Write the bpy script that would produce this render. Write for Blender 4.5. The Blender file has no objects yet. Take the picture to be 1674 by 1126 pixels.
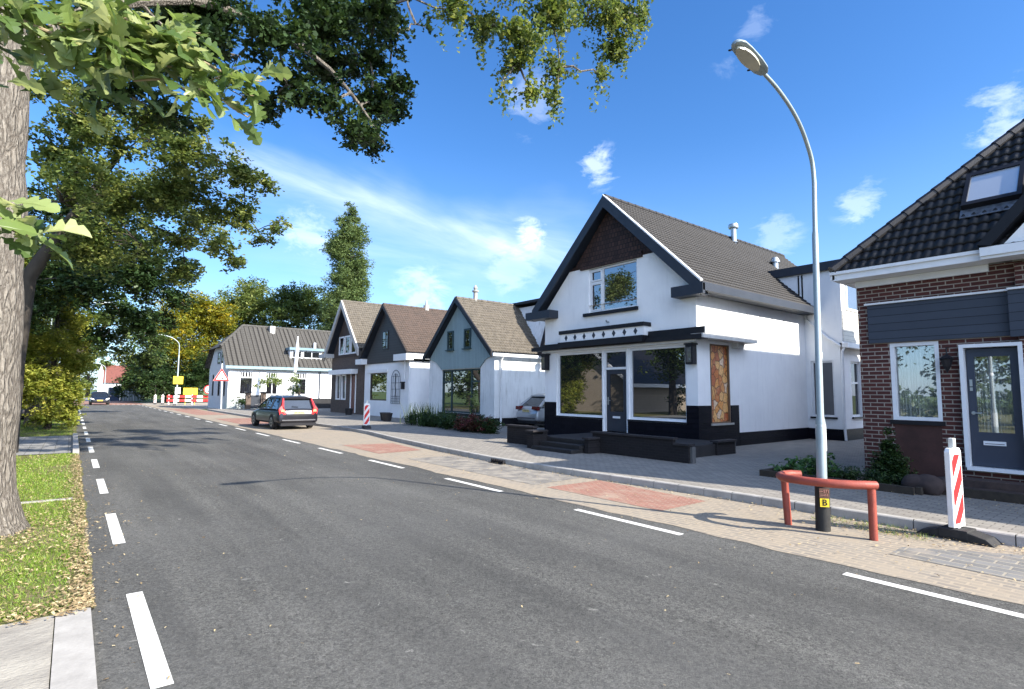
import bpy, bmesh, math, random
import numpy as np
from mathutils import Vector, Matrix
random.seed(7); rng = np.random.RandomState(11)
S = bpy.context.scene
COL = S.collection
# ------------------------------------------------------------ camera
cam_d = bpy.data.cameras.new('camera'); cam = bpy.data.objects.new('camera', cam_d); COL.objects.link(cam)
cam_d.sensor_width = 36.0; cam_d.lens = 900.0/1674*36; cam_d.clip_end = 3000; cam_d.clip_start = 0.05
R = Matrix(((0.7826752733, -0.0598292641, -0.6195481222), (-0.6223854056, -0.0632787390, -0.7801488371), (0.0074715069, 0.9962009136, -0.0867635651)))
cam.matrix_world = Matrix.Translation((0, 0, 1.75)) @ R.to_4x4()
S.camera = cam
# ------------------------------------------------------------ light
S.view_settings.view_transform = 'Standard'; S.view_settings.look = 'None'; S.view_settings.gamma = 1
S.view_settings.exposure = 1.98
SUNV = Vector((0.39, -1.0, 0.667)).normalized()
sd = bpy.data.lights.new('sun', 'SUN'); sd.energy = 3.3; sd.angle = math.radians(0.5); sd.color = (1.0, 0.93, 0.82)
so = bpy.data.objects.new('sun', sd); COL.objects.link(so); so.rotation_euler = SUNV.to_track_quat('Z', 'Y').to_euler()

class NT:
    """tiny node helper"""
    def __init__(s, tree): s.t = tree; s.n = tree.nodes; s.l = tree.links
    def new(s, typ, **kw):
        n = s.n.new(typ)
        for k, v in kw.items():
            if k.startswith('i_'):
                key = k[2:]; key = int(key) if key.isdigit() else key.replace('_', ' ')
                inp = n.inputs[key]
                if hasattr(v, 'links') or isinstance(v, bpy.types.NodeSocket): s.l.new(v, inp)
                else: inp.default_value = v
            else: setattr(n, k, v)
        return n
    def math(s, op, a, b=None, c=None, clamp=False):
        n = s.n.new('ShaderNodeMath'); n.operation = op; n.use_clamp = clamp
        for i, v in enumerate((a, b, c)):
            if v is None: continue
            if isinstance(v, bpy.types.NodeSocket): s.l.new(v, n.inputs[i])
            else: n.inputs[i].default_value = v
        return n.outputs[0]
    def mix(s, fac, a, b, mode='MIX'):
        n = s.n.new('ShaderNodeMix'); n.data_type = 'RGBA'; n.blend_type = mode
        for i, v in ((0, fac), (6, a), (7, b)):
            if isinstance(v, bpy.types.NodeSocket): s.l.new(v, n.inputs[i])
            else: n.inputs[i].default_value = v if not isinstance(v, tuple) or len(v) == 4 else (*v, 1)
        return n.outputs[2]
    def ramp(s, fac, pts, interp='LINEAR'):
        n = s.n.new('ShaderNodeValToRGB'); n.color_ramp.interpolation = interp
        el = n.color_ramp.elements
        while len(el) < len(pts): el.new(0.5)
        for e, (p, c) in zip(el, pts):
            e.position = p; e.color = (c, c, c, 1) if not isinstance(c, tuple) else (*c[:3], 1)
        s.l.new(fac, n.inputs[0]); return n.outputs[0]
    def noise(s, vec, scale, detail=4, rough=0.55, dist=0.0):
        n = s.n.new('ShaderNodeTexNoise'); n.inputs['Scale'].default_value = scale; n.inputs['Detail'].default_value = detail
        n.inputs['Roughness'].default_value = rough; n.inputs['Distortion'].default_value = dist
        if vec is not None: s.l.new(vec, n.inputs['Vector'])
        return n.outputs['Fac']

# ------------------------------------------------------------ world: sky with clouds at their directions
W = bpy.data.worlds.new('World'); S.world = W; W.use_nodes = True
w = NT(W.node_tree); w.n.clear()
sky = w.new('ShaderNodeTexSky', sky_type='NISHITA'); sky.sun_disc = False
sky.sun_elevation = math.radians(31.8); sky.sun_rotation = math.radians(158.7)
sky.air_density = 1.0; sky.dust_density = 0.4; sky.ozone_density = 2.5; sky.altitude = 0
tc = w.new('ShaderNodeTexCoord'); d = tc.outputs['Generated']
hs = w.new('ShaderNodeHueSaturation', i_Hue=0.503, i_Saturation=1.25, i_Value=1.0, i_Color=sky.outputs[0])
dst = w.new('ShaderNodeMapping', i_Scale=(1, 1, 2.2), i_Vector=d).outputs[0]
nz = w.noise(dst, 11, 10, 0.66, 0.9)
nz2 = w.noise(dst, 34, 9, 0.62, 0.5)
def RAY(u, v):
    return (R @ Vector((u-837, -(v-563), -900))).normalized()
tot = None
def cloud_blob(u, v, rad, amt):
    global tot
    c = RAY(u, v)
    mp = w.new('ShaderNodeVectorMath', operation='DISTANCE'); w.l.new(d, mp.inputs[0]); mp.inputs[1].default_value = c
    m = w.math('SUBTRACT', 1.0, w.math('DIVIDE', mp.outputs['Value'], rad), clamp=True)
    k = w.math('SUBTRACT', w.math('ADD', w.math('MULTIPLY', m, 0.55), w.math('ADD', w.math('MULTIPLY', nz, 1.3), w.math('MULTIPLY', nz2, .7))), 1.17)
    k = w.math('MULTIPLY', w.math('MULTIPLY', k, 3.4, clamp=True), amt)
    k = w.math('MULTIPLY', k, w.math('MULTIPLY', m, 2.0, clamp=True))
    tot = k if tot is None else w.math('MAXIMUM', tot, k)
for a in ((978, 272, .05, .55), (868, 170, .07, .22), (868, 383, .045, .6), (1408, 333, .048, .38), (1270, 385, .055, .25), (1645, 190, .065, .42),
          (815, 402, .035, .12), (688, 480, .07, .38), (500, 380, .06, .35), (835, 440, .07, .25), (1235, 45, .04, .15), (1190, 105, .03, .12)):
    cloud_blob(*a)
# long cirrus streak: band round a great circle, limited along its length
def streak(u1, v1, u2, v2, wid, ln, amt, sc):
    global tot
    p, q = RAY(u1, v1), RAY(u2, v2); n = p.cross(q).normalized(); mid = (p+q).normalized()
    dn = w.new('ShaderNodeVectorMath', operation='DOT_PRODUCT'); w.l.new(d, dn.inputs[0]); dn.inputs[1].default_value = n
    dm = w.new('ShaderNodeVectorMath', operation='DISTANCE'); w.l.new(d, dm.inputs[0]); dm.inputs[1].default_value = mid
    wob = w.math('MULTIPLY', w.math('SUBTRACT', w.noise(d, 5, 3), .5), wid*2.2)
    m = w.math('SUBTRACT', 1.0, w.math('DIVIDE', w.math('ABSOLUTE', w.math('ADD', dn.outputs['Value'], wob)), wid), clamp=True)
    l = w.math('SUBTRACT', 1.0, w.math('DIVIDE', dm.outputs['Value'], ln), clamp=True)
    l = w.math('MULTIPLY', l, 2.2, clamp=True)
    al = (q-p).normalized(); up = n
    ca = w.new('ShaderNodeVectorMath', operation='DOT_PRODUCT'); w.l.new(d, ca.inputs[0]); ca.inputs[1].default_value = al
    cb = w.new('ShaderNodeCombineXYZ', i_X=w.math('MULTIPLY', ca.outputs['Value'], 3.0), i_Y=w.math('MULTIPLY', dn.outputs['Value'], 18.0))
    t = w.noise(cb.outputs[0], sc, 6, .6, .4)
    k = w.math('MULTIPLY', w.math('MULTIPLY', m, l), w.math('MULTIPLY', w.ramp(t, [(.3, 0.), (.75, 1.)]), amt))
    tot = w.math('ADD', tot, k, clamp=True)
streak(470, 285, 760, 390, .032, .34, .42, 1.6)
streak(640, 330, 900, 450, .07, .34, .30, 1.4)
streak(600, 400, 900, 440, .12, .42, .30, 1.2)
streak(450, 300, 600, 330, .05, .25, .25, 1.0)
sepd = w.new('ShaderNodeSeparateXYZ'); w.l.new(d, sepd.inputs[0])
lowh = w.math('SUBTRACT', 1.0, w.math('DIVIDE', sepd.outputs['Z'], .42), clamp=True)
tint = w.mix(1.0, hs.outputs[0], (.86, .97, 1.10), 'MULTIPLY')
bg1 = w.mix(w.math('MULTIPLY', w.math('POWER', lowh, 1.5), .45), tint, (2.9, 4.4, 7.4))
# added brightness over the unseen southern sky, to lift the shaded walls
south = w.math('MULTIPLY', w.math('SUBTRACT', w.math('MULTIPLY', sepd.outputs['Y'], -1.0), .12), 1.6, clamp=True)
fill_veil = w.math('MULTIPLY', south, w.math('ADD', .45, w.math('MULTIPLY', nz, .8)), clamp=True)
bg1 = w.mix(fill_veil, bg1, (11.5, 13.6, 18.0))
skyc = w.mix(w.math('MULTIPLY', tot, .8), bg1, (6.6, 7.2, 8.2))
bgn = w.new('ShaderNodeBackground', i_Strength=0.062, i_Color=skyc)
wo = w.new('ShaderNodeOutputWorld', i_Surface=bgn.outputs[0])

# ------------------------------------------------------------ mesh helpers
def setm(o, m):
    if m is not None:
        ms = m if isinstance(m, (list, tuple)) else [m]
        for x in ms: o.data.materials.append(x)
def worldloc(o):
    v = Vector((0, 0, 0))
    while o is not None: v += o.location; o = o.parent
    return v
def many(name, boxes, m, parent, bevel=0):
    for b in boxes: mb = MB(); mb.box(*b); mb.build(name, m, parent, bevel=bevel)
class MB:
    def __init__(s): s.v = []; s.f = []; s.mi = []; s.m = 0
    def quad(s, *p):
        b = len(s.v); s.v += [tuple(x) for x in p]; s.f.append(tuple(range(b, b+len(p)))); s.mi.append(s.m); return s
    def box(s, x0, x1, y0, y1, z0, z1):
        if x0 > x1: x0, x1 = x1, x0
        if y0 > y1: y0, y1 = y1, y0
        if z0 > z1: z0, z1 = z1, z0
        b = len(s.v)
        s.v += [(x0,y0,z0),(x1,y0,z0),(x1,y1,z0),(x0,y1,z0),(x0,y0,z1),(x1,y0,z1),(x1,y1,z1),(x0,y1,z1)]
        for f in ((0,3,2,1),(4,5,6,7),(0,1,5,4),(1,2,6,5),(2,3,7,6),(3,0,4,7)): s.f.append(tuple(b+i for i in f)); s.mi.append(s.m)
        return s
    def prism(s, pts, ax, a0, a1):
        """pts in the plane of the other two axes; ax 0,1,2 = extrusion axis"""
        def mk(p, a):
            if ax == 0: return (a, p[0], p[1])
            if ax == 1: return (p[0], a, p[1])
            return (p[0], p[1], a)
        b = len(s.v); n = len(pts)
        s.v += [mk(p, a0) for p in pts]+[mk(p, a1) for p in pts]
        s.f.append(tuple(range(b, b+n))); s.f.append(tuple(range(b+2*n-1, b+n-1, -1))); s.mi += [s.m, s.m]
        for i in range(n):
            j = (i+1) % n; s.f.append((b+i, b+j, b+n+j, b+n+i)); s.mi.append(s.m)
        return s
    def tube(s, pts, rads, n=8, cap=True):
        pts = [Vector(p) for p in pts]
        if not isinstance(rads, (list, tuple)): rads = [rads]*len(pts)
        b = len(s.v); prev = None
        for i, p in enumerate(pts):
            t = (pts[min(i+1, len(pts)-1)]-pts[max(i-1, 0)]).normalized()
            if prev is None: a = t.orthogonal().normalized()
            else:
                a = prev-t*prev.dot(t); a = a.normalized() if a.length > 1e-6 else t.orthogonal().normalized()
            prev = a; c = t.cross(a)
            for k in range(n):
                an = 2*math.pi*k/n; s.v.append(tuple(p+(a*math.cos(an)+c*math.sin(an))*rads[i]))
        for i in range(len(pts)-1):
            for k in range(n):
                k2 = (k+1) % n; s.f.append((b+i*n+k, b+i*n+k2, b+(i+1)*n+k2, b+(i+1)*n+k)); s.mi.append(s.m)
        if cap:
            s.f.append(tuple(b+k for k in range(n-1, -1, -1))); e = b+(len(pts)-1)*n; s.f.append(tuple(e+k for k in range(n))); s.mi += [s.m, s.m]
        return s
    def lathe(s, c, prof, n=16):
        return s.tube([(c[0], c[1], c[2]+z) for z, r in prof], [max(r, 1e-4) for z, r in prof], n)
    def slab(s, p, q, r_, t):
        """parallelogram slab: corner p, edge vecs q,r_, thickness vec t"""
        p, q, r_, t = map(Vector, (p, q, r_, t)); c = [p, p+q, p+q+r_, p+r_]
        b = len(s.v); s.v += [tuple(x) for x in c]+[tuple(x+t) for x in c]
        for f in ((0,3,2,1),(4,5,6,7),(0,1,5,4),(1,2,6,5),(2,3,7,6),(3,0,4,7)): s.f.append(tuple(b+i for i in f)); s.mi.append(s.m)
        return s
    def build(s, name, m, parent=None, smooth=False, origin=None, bevel=0):
        o3 = worldloc(parent) if parent is not None else Vector(origin if origin is not None else (0, 0, 0))
        me = bpy.data.meshes.new(name)
        me.from_pydata([(v[0]-o3.x, v[1]-o3.y, v[2]-o3.z) for v in s.v], [], s.f); me.update()
        o = bpy.data.objects.new(name, me); COL.objects.link(o); setm(o, m)
        if any(s.mi): me.polygons.foreach_set('material_index', s.mi)
        bm = bmesh.new(); bm.from_mesh(me); bmesh.ops.recalc_face_normals(bm, faces=bm.faces); bm.to_mesh(me); bm.free()
        if parent is not None: o.parent = parent
        elif origin is not None: o.location = origin
        if smooth:
            me.polygons.foreach_set('use_smooth', [True]*len(me.polygons))
            try: me.set_sharp_from_angle(angle=math.radians(38))
            except Exception: pass
        if bevel:
            bv = o.modifiers.new('bevel', 'BEVEL'); bv.width = bevel; bv.segments = 2; bv.limit_method = 'ANGLE'
        return o
def npmesh(name, V, F, m, parent=None, origin=None, attr=None, smooth=False):
    """V (n,3), F (k,c) all same size"""
    o3 = worldloc(parent) if parent is not None else Vector(origin if origin is not None else (0, 0, 0))
    V = V-np.array([o3.x, o3.y, o3.z]); me = bpy.data.meshes.new(name)
    me.vertices.add(len(V)); me.vertices.foreach_set('co', V.astype(np.float32).ravel())
    k, c = F.shape; me.loops.add(k*c); me.loops.foreach_set('vertex_index', F.astype(np.int32).ravel())
    me.polygons.add(k); me.polygons.foreach_set('loop_start', np.arange(0, k*c, c, dtype=np.int32))
    me.update(calc_edges=True)
    if attr is not None:
        a = me.attributes.new('var', 'FLOAT', 'POINT'); a.data.foreach_set('value', attr.astype(np.float32))
    if smooth: me.polygons.foreach_set('use_smooth', [True]*k)
    o = bpy.data.objects.new(name, me); COL.objects.link(o); setm(o, m)
    if parent is not None: o.parent = parent
    elif origin is not None: o.location = origin
    return o
def thing(name, label, cat, loc=(0, 0, 0), group=None, rz=0):
    o = bpy.data.objects.new(name, None); COL.objects.link(o); o.location = loc; o.rotation_euler = (0, 0, rz); o.empty_display_size = .2
    o['label'] = label; o['category'] = cat
    if group: o['group'] = group
    return o
def tag(o, label, cat, group=None, kind=None):
    o['label'] = label; o['category'] = cat
    if group: o['group'] = group
    if kind: o['kind'] = kind
    return o
def struct(o): o['kind'] = 'structure'; return o
def dup(root, loc, rz=None, label=None):
    r = root.copy(); COL.objects.link(r); r.location = loc
    if rz is not None: r.rotation_euler = (0, 0, rz)
    if label: r['label'] = label
    for ch in list(root.children):
        c = ch.copy(); COL.objects.link(c); c.parent = r
        for g in list(ch.children):
            k = g.copy(); COL.objects.link(k); k.parent = c
    return r

# ------------------------------------------------------------ materials
def base(name, rough=.6, spec=.3, metal=0):
    m = bpy.data.materials.new(name); m.use_nodes = True; t = NT(m.node_tree)
    p = t.n['Principled BSDF']; p.inputs['Roughness'].default_value = rough; p.inputs['Specular IOR Level'].default_value = spec; p.inputs['Metallic'].default_value = metal
    return m, t, p
def objc(t): return t.new('ShaderNodeTexCoord').outputs['Object']
def bump(t, p, h, st=.3, dist=.01):
    b = t.new('ShaderNodeBump', i_Strength=st, i_Distance=dist, i_Height=h); t.l.new(b.outputs[0], p.inputs['Normal']); return b
def M(name, c, c2=None, rough=.6, spec=.3, scale=3, metal=0, bs=0, bscale=None, stretch=None, grain=0):
    m, t, p = base(name, rough, spec, metal)
    v = objc(t)
    if stretch: v = t.new('ShaderNodeMapping', i_Scale=stretch, i_Vector=v).outputs[0]
    if c2 is None: c2 = tuple(x*.82 for x in c)
    n = t.ramp(t.noise(v, scale, 6, .6), [(.32, 0.0), (.68, 1.0)])
    col = t.mix(n, c, c2)
    if grain:
        g = t.noise(v, scale*14, 3, .6); col = t.mix(t.math('MULTIPLY', g, grain), col, tuple(x*.4 for x in c))
    t.l.new(col, p.inputs['Base Color'])
    if bs: bump(t, p, t.noise(v, bscale or scale*8, 5, .6), bs, .01)
    return m
def planks(name, c, ax, pitch, rough=.55, gap=.06, c2=None):
    """boards with dark joints every pitch metres along axis ax"""
    m, t, p = base(name, rough); v = objc(t)
    s = t.new('ShaderNodeSeparateXYZ', i_0=v).outputs[ax]
    k = t.math('DIVIDE', s, pitch); fr = t.math('FRACT', k)
    line = t.math('GREATER_THAN', t.math('ABSOLUTE', t.math('SUBTRACT', fr, .5)), .5-gap)
    wn = t.new('ShaderNodeTexWhiteNoise', noise_dimensions='1D'); t.l.new(t.math('FLOOR', k), wn.inputs['W'])
    n = t.noise(v, 4, 5)
    a = t.mix(t.math('MULTIPLY', n, .6), c, c2 or tuple(x*.65 for x in c))
    a = t.mix(t.math('MULTIPLY', wn.outputs['Value'], .25), a, tuple(x*.6 for x in c))
    t.l.new(t.mix(line, a, tuple(x*.25 for x in c)), p.inputs['Base Color'])
    bump(t, p, t.math('SUBTRACT', 1, line), .5, .01)
    return m
def brick(name, plane, c1, c2, mortar, bw, bh, rough=.8, msz=.012, off=.5, bst=.6, dirt=0.25, offset_ang=0, patch=None):
    """plane 'yz','xz','xy'"""
    m, t, p = base(name, rough); v = objc(t); s = t.new('ShaderNodeSeparateXYZ', i_0=v)
    o = {'yz': (1, 2), 'xz': (0, 2), 'xy': (1, 0)}[plane]
    cv = t.new('ShaderNodeCombineXYZ', i_X=s.outputs[o[0]], i_Y=s.outputs[o[1]]).outputs[0]
    if offset_ang: cv = t.new('ShaderNodeMapping', i_Rotation=(0, 0, offset_ang), i_Vector=cv).outputs[0]
    b = t.new('ShaderNodeTexBrick', offset=off, i_Scale=1.0, i_Color1=(*c1, 1), i_Color2=(*c2, 1), i_Mortar=(*mortar, 1), i_Brick_Width=bw, i_Row_Height=bh, i_Mortar_Size=msz, i_Mortar_Smooth=.2, i_Vector=cv)
    col = t.mix(t.math('MULTIPLY', t.ramp(t.noise(v, 1.7, 6, .65), [(.35, 0), (.7, 1)]), dirt), b.outputs['Color'], tuple(x*.45 for x in c1))
    col = t.mix(t.math('MULTIPLY', t.noise(v, 45, 3), .35), col, tuple(x*.5 for x in c1))
    if patch: col = patch(t, v, col)
    t.l.new(col, p.inputs['Base Color'])
    bump(t, p, t.math('ADD', t.math('MULTIPLY', b.outputs['Fac'], -1), t.math('MULTIPLY', t.noise(v, 60, 3), .3)), bst, .008)
    return m
def glass(name, refl=.30, inner=(.012, .014, .016), fr=2.2):
    """window pane: dark interior with a mirror coat"""
    m = bpy.data.materials.new(name); m.use_nodes = True; t = NT(m.node_tree); t.n.clear()
    gl = t.new('ShaderNodeBsdfGlossy', i_Color=(.95, .97, 1, 1), i_Roughness=.0)
    df = t.new('ShaderNodeBsdfDiffuse', i_Color=(*inner, 1))
    f = t.new('ShaderNodeFresnel', i_IOR=1.5)
    nb = t.new('ShaderNodeBump', i_Strength=.035, i_Distance=.02, i_Height=t.noise(objc(t), 1.1, 1)); t.l.new(nb.outputs[0], gl.inputs['Normal'])
    k = t.math('ADD', refl, t.math('MULTIPLY', f.outputs[0], fr*.3), clamp=True)
    mx = t.new('ShaderNodeMixShader', i_0=k, i_1=df.outputs[0], i_2=gl.outputs[0])
    t.new('ShaderNodeOutputMaterial', i_Surface=mx.outputs[0]); return m
def clearglass(name, refl=.22):
    m = bpy.data.materials.new(name); m.use_nodes = True; t = NT(m.node_tree); t.n.clear()
    gl = t.new('ShaderNodeBsdfGlossy', i_Color=(.95, .97, 1, 1), i_Roughness=.0); tr = t.new('ShaderNodeBsdfTransparent', i_Color=(.9, .93, .93, 1))
    mx = t.new('ShaderNodeMixShader', i_0=refl, i_1=tr.outputs[0], i_2=gl.outputs[0]); t.new('ShaderNodeOutputMaterial', i_Surface=mx.outputs[0]); return m
def leafmat(name, c1, c2, c3=None, trans=.35, rough=.45):
    m = bpy.data.materials.new(name); m.use_nodes = True; t = NT(m.node_tree); t.n.clear()
    a = t.new('ShaderNodeAttribute', attribute_name='var').outputs['Fac']
    pts = [(0, c1), (.6, c2), (1, c3 or c2)]
    col = t.ramp(a, pts)
    p = t.new('ShaderNodeBsdfPrincipled', i_Base_Color=col, i_Roughness=rough); p.inputs['Specular IOR Level'].default_value = .35
    hsv = t.new('ShaderNodeHueSaturation', i_Hue=.485, i_Saturation=1.1, i_Value=1.5, i_Color=col)
    tr = t.new('ShaderNodeBsdfTranslucent', i_Color=hsv.outputs[0])
    mx = t.new('ShaderNodeMixShader', i_0=trans, i_1=p.outputs[0], i_2=tr.outputs[0]); t.new('ShaderNodeOutputMaterial', i_Surface=mx.outputs[0]); return m

white = M('white_paint', (.78, .79, .80), (.70, .72, .74), .55, scale=2)
trimwhite = M('trim_white', (.74, .75, .76), (.66, .68, .70), .4, scale=5)
def plaster(name, c, c2, dirtc=(.35, .36, .36), dirt=.25):
    m, t, p = base(name, .8, .2); v = objc(t)
    col = t.mix(t.ramp(t.noise(v, 1.1, 6, .6), [(.35, 0.), (.7, 1.)]), c, c2)
    st = t.noise(t.new('ShaderNodeMapping', i_Scale=(3, 3, .35), i_Vector=v).outputs[0], 2.2, 6, .65)
    col = t.mix(t.math('MULTIPLY', t.ramp(st, [(.52, 0.), (.75, 1.)]), dirt), col, dirtc)
    t.l.new(col, p.inputs['Base Color']); bump(t, p, t.math('ADD', t.noise(v, 38, 4), t.math('MULTIPLY', t.noise(v, 6, 2), .8)), .35, .012); return m
render_white = plaster('white_render', (.82, .83, .83), (.75, .76, .77), dirt=.13)
render_old = plaster('old_white_render', (.74, .76, .76), (.62, .64, .64), (.28, .28, .26), .55)
slate = M('slate_fascia', (.020, .026, .038), (.030, .036, .048), .5, scale=2.5, spec=.35)
black = M('black_paint', (.007, .007, .010), (.012, .012, .015), .5, scale=4)
blackbrick = brick('black_plinth', 'yz', (.006, .006, .010), (.009, .009, .014), (.003, .003, .005), .3, .15, .4, .008, dirt=0)
blackbrickx = brick('black_plinth_side', 'xz', (.006, .006, .010), (.009, .009, .014), (.003, .003, .005), .3, .15, .4, .008, dirt=0)
metal = M('galvanised', (.42, .45, .46), (.34, .37, .38), .38, scale=6, metal=.75, spec=.5)
lampgrey = M('lamp_grey', (.33, .38, .39), (.26, .31, .32), .42, scale=3, metal=.35, spec=.5)
concrete = M('concrete', (.42, .41, .38), (.30, .29, .27), .85, scale=3, bs=.4, grain=.4)
shingle = brick('brown_shingle', 'yz', (.070, .036, .028), (.028, .016, .014), (.006, .005, .005), .14, .16, .7, .012, bst=1)
def tilemat(name, c, c2, rough=.6, moss=None, spec=.3):
    m, t, p = base(name, rough, spec); v = objc(t)
    vo = t.new('ShaderNodeTexVoronoi', i_Scale=6.0, i_Vector=v).outputs['Color']
    s = t.new('ShaderNodeSeparateColor', i_0=vo).outputs[0]
    col = t.mix(s, c, c2); n = t.noise(v, 9, 6, .7)
    col = t.mix(t.math('MULTIPLY', t.ramp(n, [(.45, 0.), (.7, 1.)]), .5), col, moss or tuple(x*.5 for x in c))
    t.l.new(col, p.inputs['Base Color']); bump(t, p, t.noise(v, 40, 3), .25, .01); return m
tile_dark = tilemat('tile_anthracite', (.026, .024, .0235), (.018, .017, .017), .65)
tile_black = tilemat('tile_black', (.014, .013, .014), (.008, .008, .0095), .5, (.028, .022, .017), .35)
tile_brown = tilemat('tile_brown', (.125, .108, .086), (.085, .074, .06), .8, (.05, .046, .03))
tile_brown2 = tilemat('tile_brown_dark', (.085, .060, .048), (.062, .046, .038), .8, (.03, .027, .02))
tile_old = tilemat('tile_weathered', (.085, .080, .072), (.060, .057, .052), .85, (.03, .03, .025))
redbrick = brick('red_brick_front', 'yz', (.105, .033, .026), (.06, .020, .018), (.36, .32, .27), .24, .078, .75, .010, dirt=.3)
redbrick_x = brick('red_brick_side', 'xz', (.105, .033, .026), (.06, .020, .018), (.36, .32, .27), .24, .078, .75, .010, dirt=.3)
brownbrick = brick('brown_brick_front', 'yz', (.14, .105, .085), (.10, .075, .06), (.09, .07, .06), .22, .075, .85, .006)
brownbrick_x = brick('brown_brick_side', 'xz', (.14, .105, .085), (.10, .075, .06), (.09, .07, .06), .22, .075, .85, .006)
pane = glass('window_glass', .24)
pane_dark = glass('window_glass_dark', .13, (.01, .01, .012), 1.0)
pane_clear = clearglass('clear_glass', .20)
yellowlight = M('sign_yellow', (.85, .62, .04), (.80, .56, .03), .5)
signred = M('sign_red', (.62, .03, .03), (.55, .03, .03), .4)
signwhite = M('sign_white', (.80, .80, .80), (.74, .74, .74), .4)
signblack = M('sign_black', (.01, .01, .01), None, .5)
rubber = M('rubber', (.02, .02, .022), (.035, .034, .032), .8, scale=12, bs=.4)
bark = None
def mkbark():
    m, t, p = base('oak_bark', .9, .15); v = objc(t)
    vs = t.new('ShaderNodeMapping', i_Scale=(1, 1, .22), i_Vector=v).outputs[0]
    vo = t.new('ShaderNodeTexVoronoi', feature='DISTANCE_TO_EDGE', i_Scale=19, i_Vector=t.mix(.12, vs, t.new('ShaderNodeTexNoise', i_Scale=14, i_Detail=5, i_Vector=vs).outputs['Color']))
    e = t.ramp(vo.outputs['Distance'], [(0.0, 0.), (.28, 1.)]); n = t.noise(v, 7, 6, .65); n2 = t.noise(vs, 55, 5, .7)
    col = t.mix(n, (.235, .21, .175), (.135, .118, .097)); col = t.mix(t.math('MULTIPLY', t.math('SUBTRACT', 1, e), .8), col, (.075, .062, .05))
    col = t.mix(t.math('MULTIPLY', t.ramp(n2, [(.45, 0.), (.65, 1.)]), .35), col, (.40, .37, .32))
    t.l.new(col, p.inputs['Base Color']); bump(t, p, t.math('ADD', e, t.math('MULTIPLY', n2, .8)), .9, .03); return m
bark = mkbark()
darkbark = M('dark_bark', (.06, .05, .04), (.035, .03, .025), .9, scale=9, bs=.6, stretch=(1, 1, .3))

for m_ in (blackbrick, blackbrickx): m_.node_tree.nodes['Principled BSDF'].inputs['Specular IOR Level'].default_value = .08
# ------------------------------------------------------------ tile roof geometry
def tile_sheet(org, u, v, nu, nv, tw, th, amp=.035, step=.03, keep=None, res=6):
    """pantile surface: org corner at the eave, u along the eave, v up the slope (unit vectors), nu tiles x nv courses"""
    org, u, v = Vector(org), Vector(u).normalized(), Vector(v).normalized(); n = u.cross(v).normalized()
    if n.z < 0: n = -n
    a = np.linspace(0, nu*tw, nu*res+1); prof = (np.abs(np.sin(np.pi*a/tw))**1.4)*amp
    Vs = []; Fs = []; b = 0
    jit = rng.uniform(-.004, .004, nv+1)
    for j in range(nv):
        for (t0, h0) in ((j*th-.0, step+jit[j]), ((j+1)*th, 0.0)):
            base_ = np.array(org)+np.outer(a, np.array(u))+np.array(v)*t0+np.outer(prof+h0, np.array(n)); Vs.append(base_)
        # lip (front edge of the course)
        lip = np.array(org)+np.outer(a, np.array(u))+np.array(v)*(j*th)+np.outer(prof*1.0-.005, np.array(n)); Vs.append(lip)
        m = len(a); i = np.arange(m-1)
        Fs.append(np.stack([b+i, b+i+1, b+m+i+1, b+m+i], 1)); Fs.append(np.stack([b+2*m+i, b+2*m+i+1, b+i+1, b+i], 1)); b += 3*m
    V = np.concatenate(Vs); F = np.concatenate(Fs)
    if keep is not None:
        c = V[F].mean(1); F = F[keep(c)]
    return V, F
def ridge(mb, p, q, n, r=.11):
    p, q = Vector(p), Vector(q)
    for i in range(n):
        a = p.lerp(q, i/n); b = p.lerp(q, (i+1)/n+.008); mb.tube([a, b], [r*1.12, r*.95], 8)

def window(name, parent, plane, c, a0, a1, z0, z1, fm, gm, fr=.06, depth=.05, bars_v=(), bars_h=(), sill=None, sillm=None, inset=0.0, sgn=-1, recess=.0, label=None):
    """plane 'x' => window in plane x=c spanning y a0..a1; 'y' => plane y=c spanning x; frame stands proud by depth on the sgn side"""
    f = MB()
    def bx(mb, s0, s1, t0, t1, d0, d1):
        lo, hi = sorted((c+sgn*d0, c+sgn*d1))
        if plane == 'x': mb.box(lo, hi, s0, s1, t0, t1)
        else: mb.box(s0, s1, lo, hi, t0, t1)
    bx(f, a0, a1, z1-fr, z1, 0.0, depth); bx(f, a0, a1, z0, z0+fr, 0.0, depth)
    bx(f, a0, a0+fr, z0+fr, z1-fr, 0.0, depth); bx(f, a1-fr, a1, z0+fr, z1-fr, 0.0, depth)
    for b in bars_v:
        y, t0, t1 = b if isinstance(b, tuple) else (b, z0+fr, z1-fr); bx(f, y-fr/2, y+fr/2, t0, t1, 0.0, depth*.8)
    for b in bars_h:
        z, s0, s1 = b if isinstance(b, tuple) else (b, a0+fr, a1-fr); bx(f, s0, s1, z-fr/2, z+fr/2, 0.0, depth*.78)
    fo = f.build(name, fm, parent)
    if label: fo['label'] = label
    g = MB(); bx(g, a0+fr*.6, a1-fr*.6, z0+fr*.6, z1-fr*.6, .006, .014); g.build('pane', gm, fo)
    if sill:
        s = MB(); bx(s, a0-.06, a1+.06, z0-sill, z0-.002, 0.0, depth+.09); s.build('sill', sillm or fm, fo)
    return fo

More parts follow.
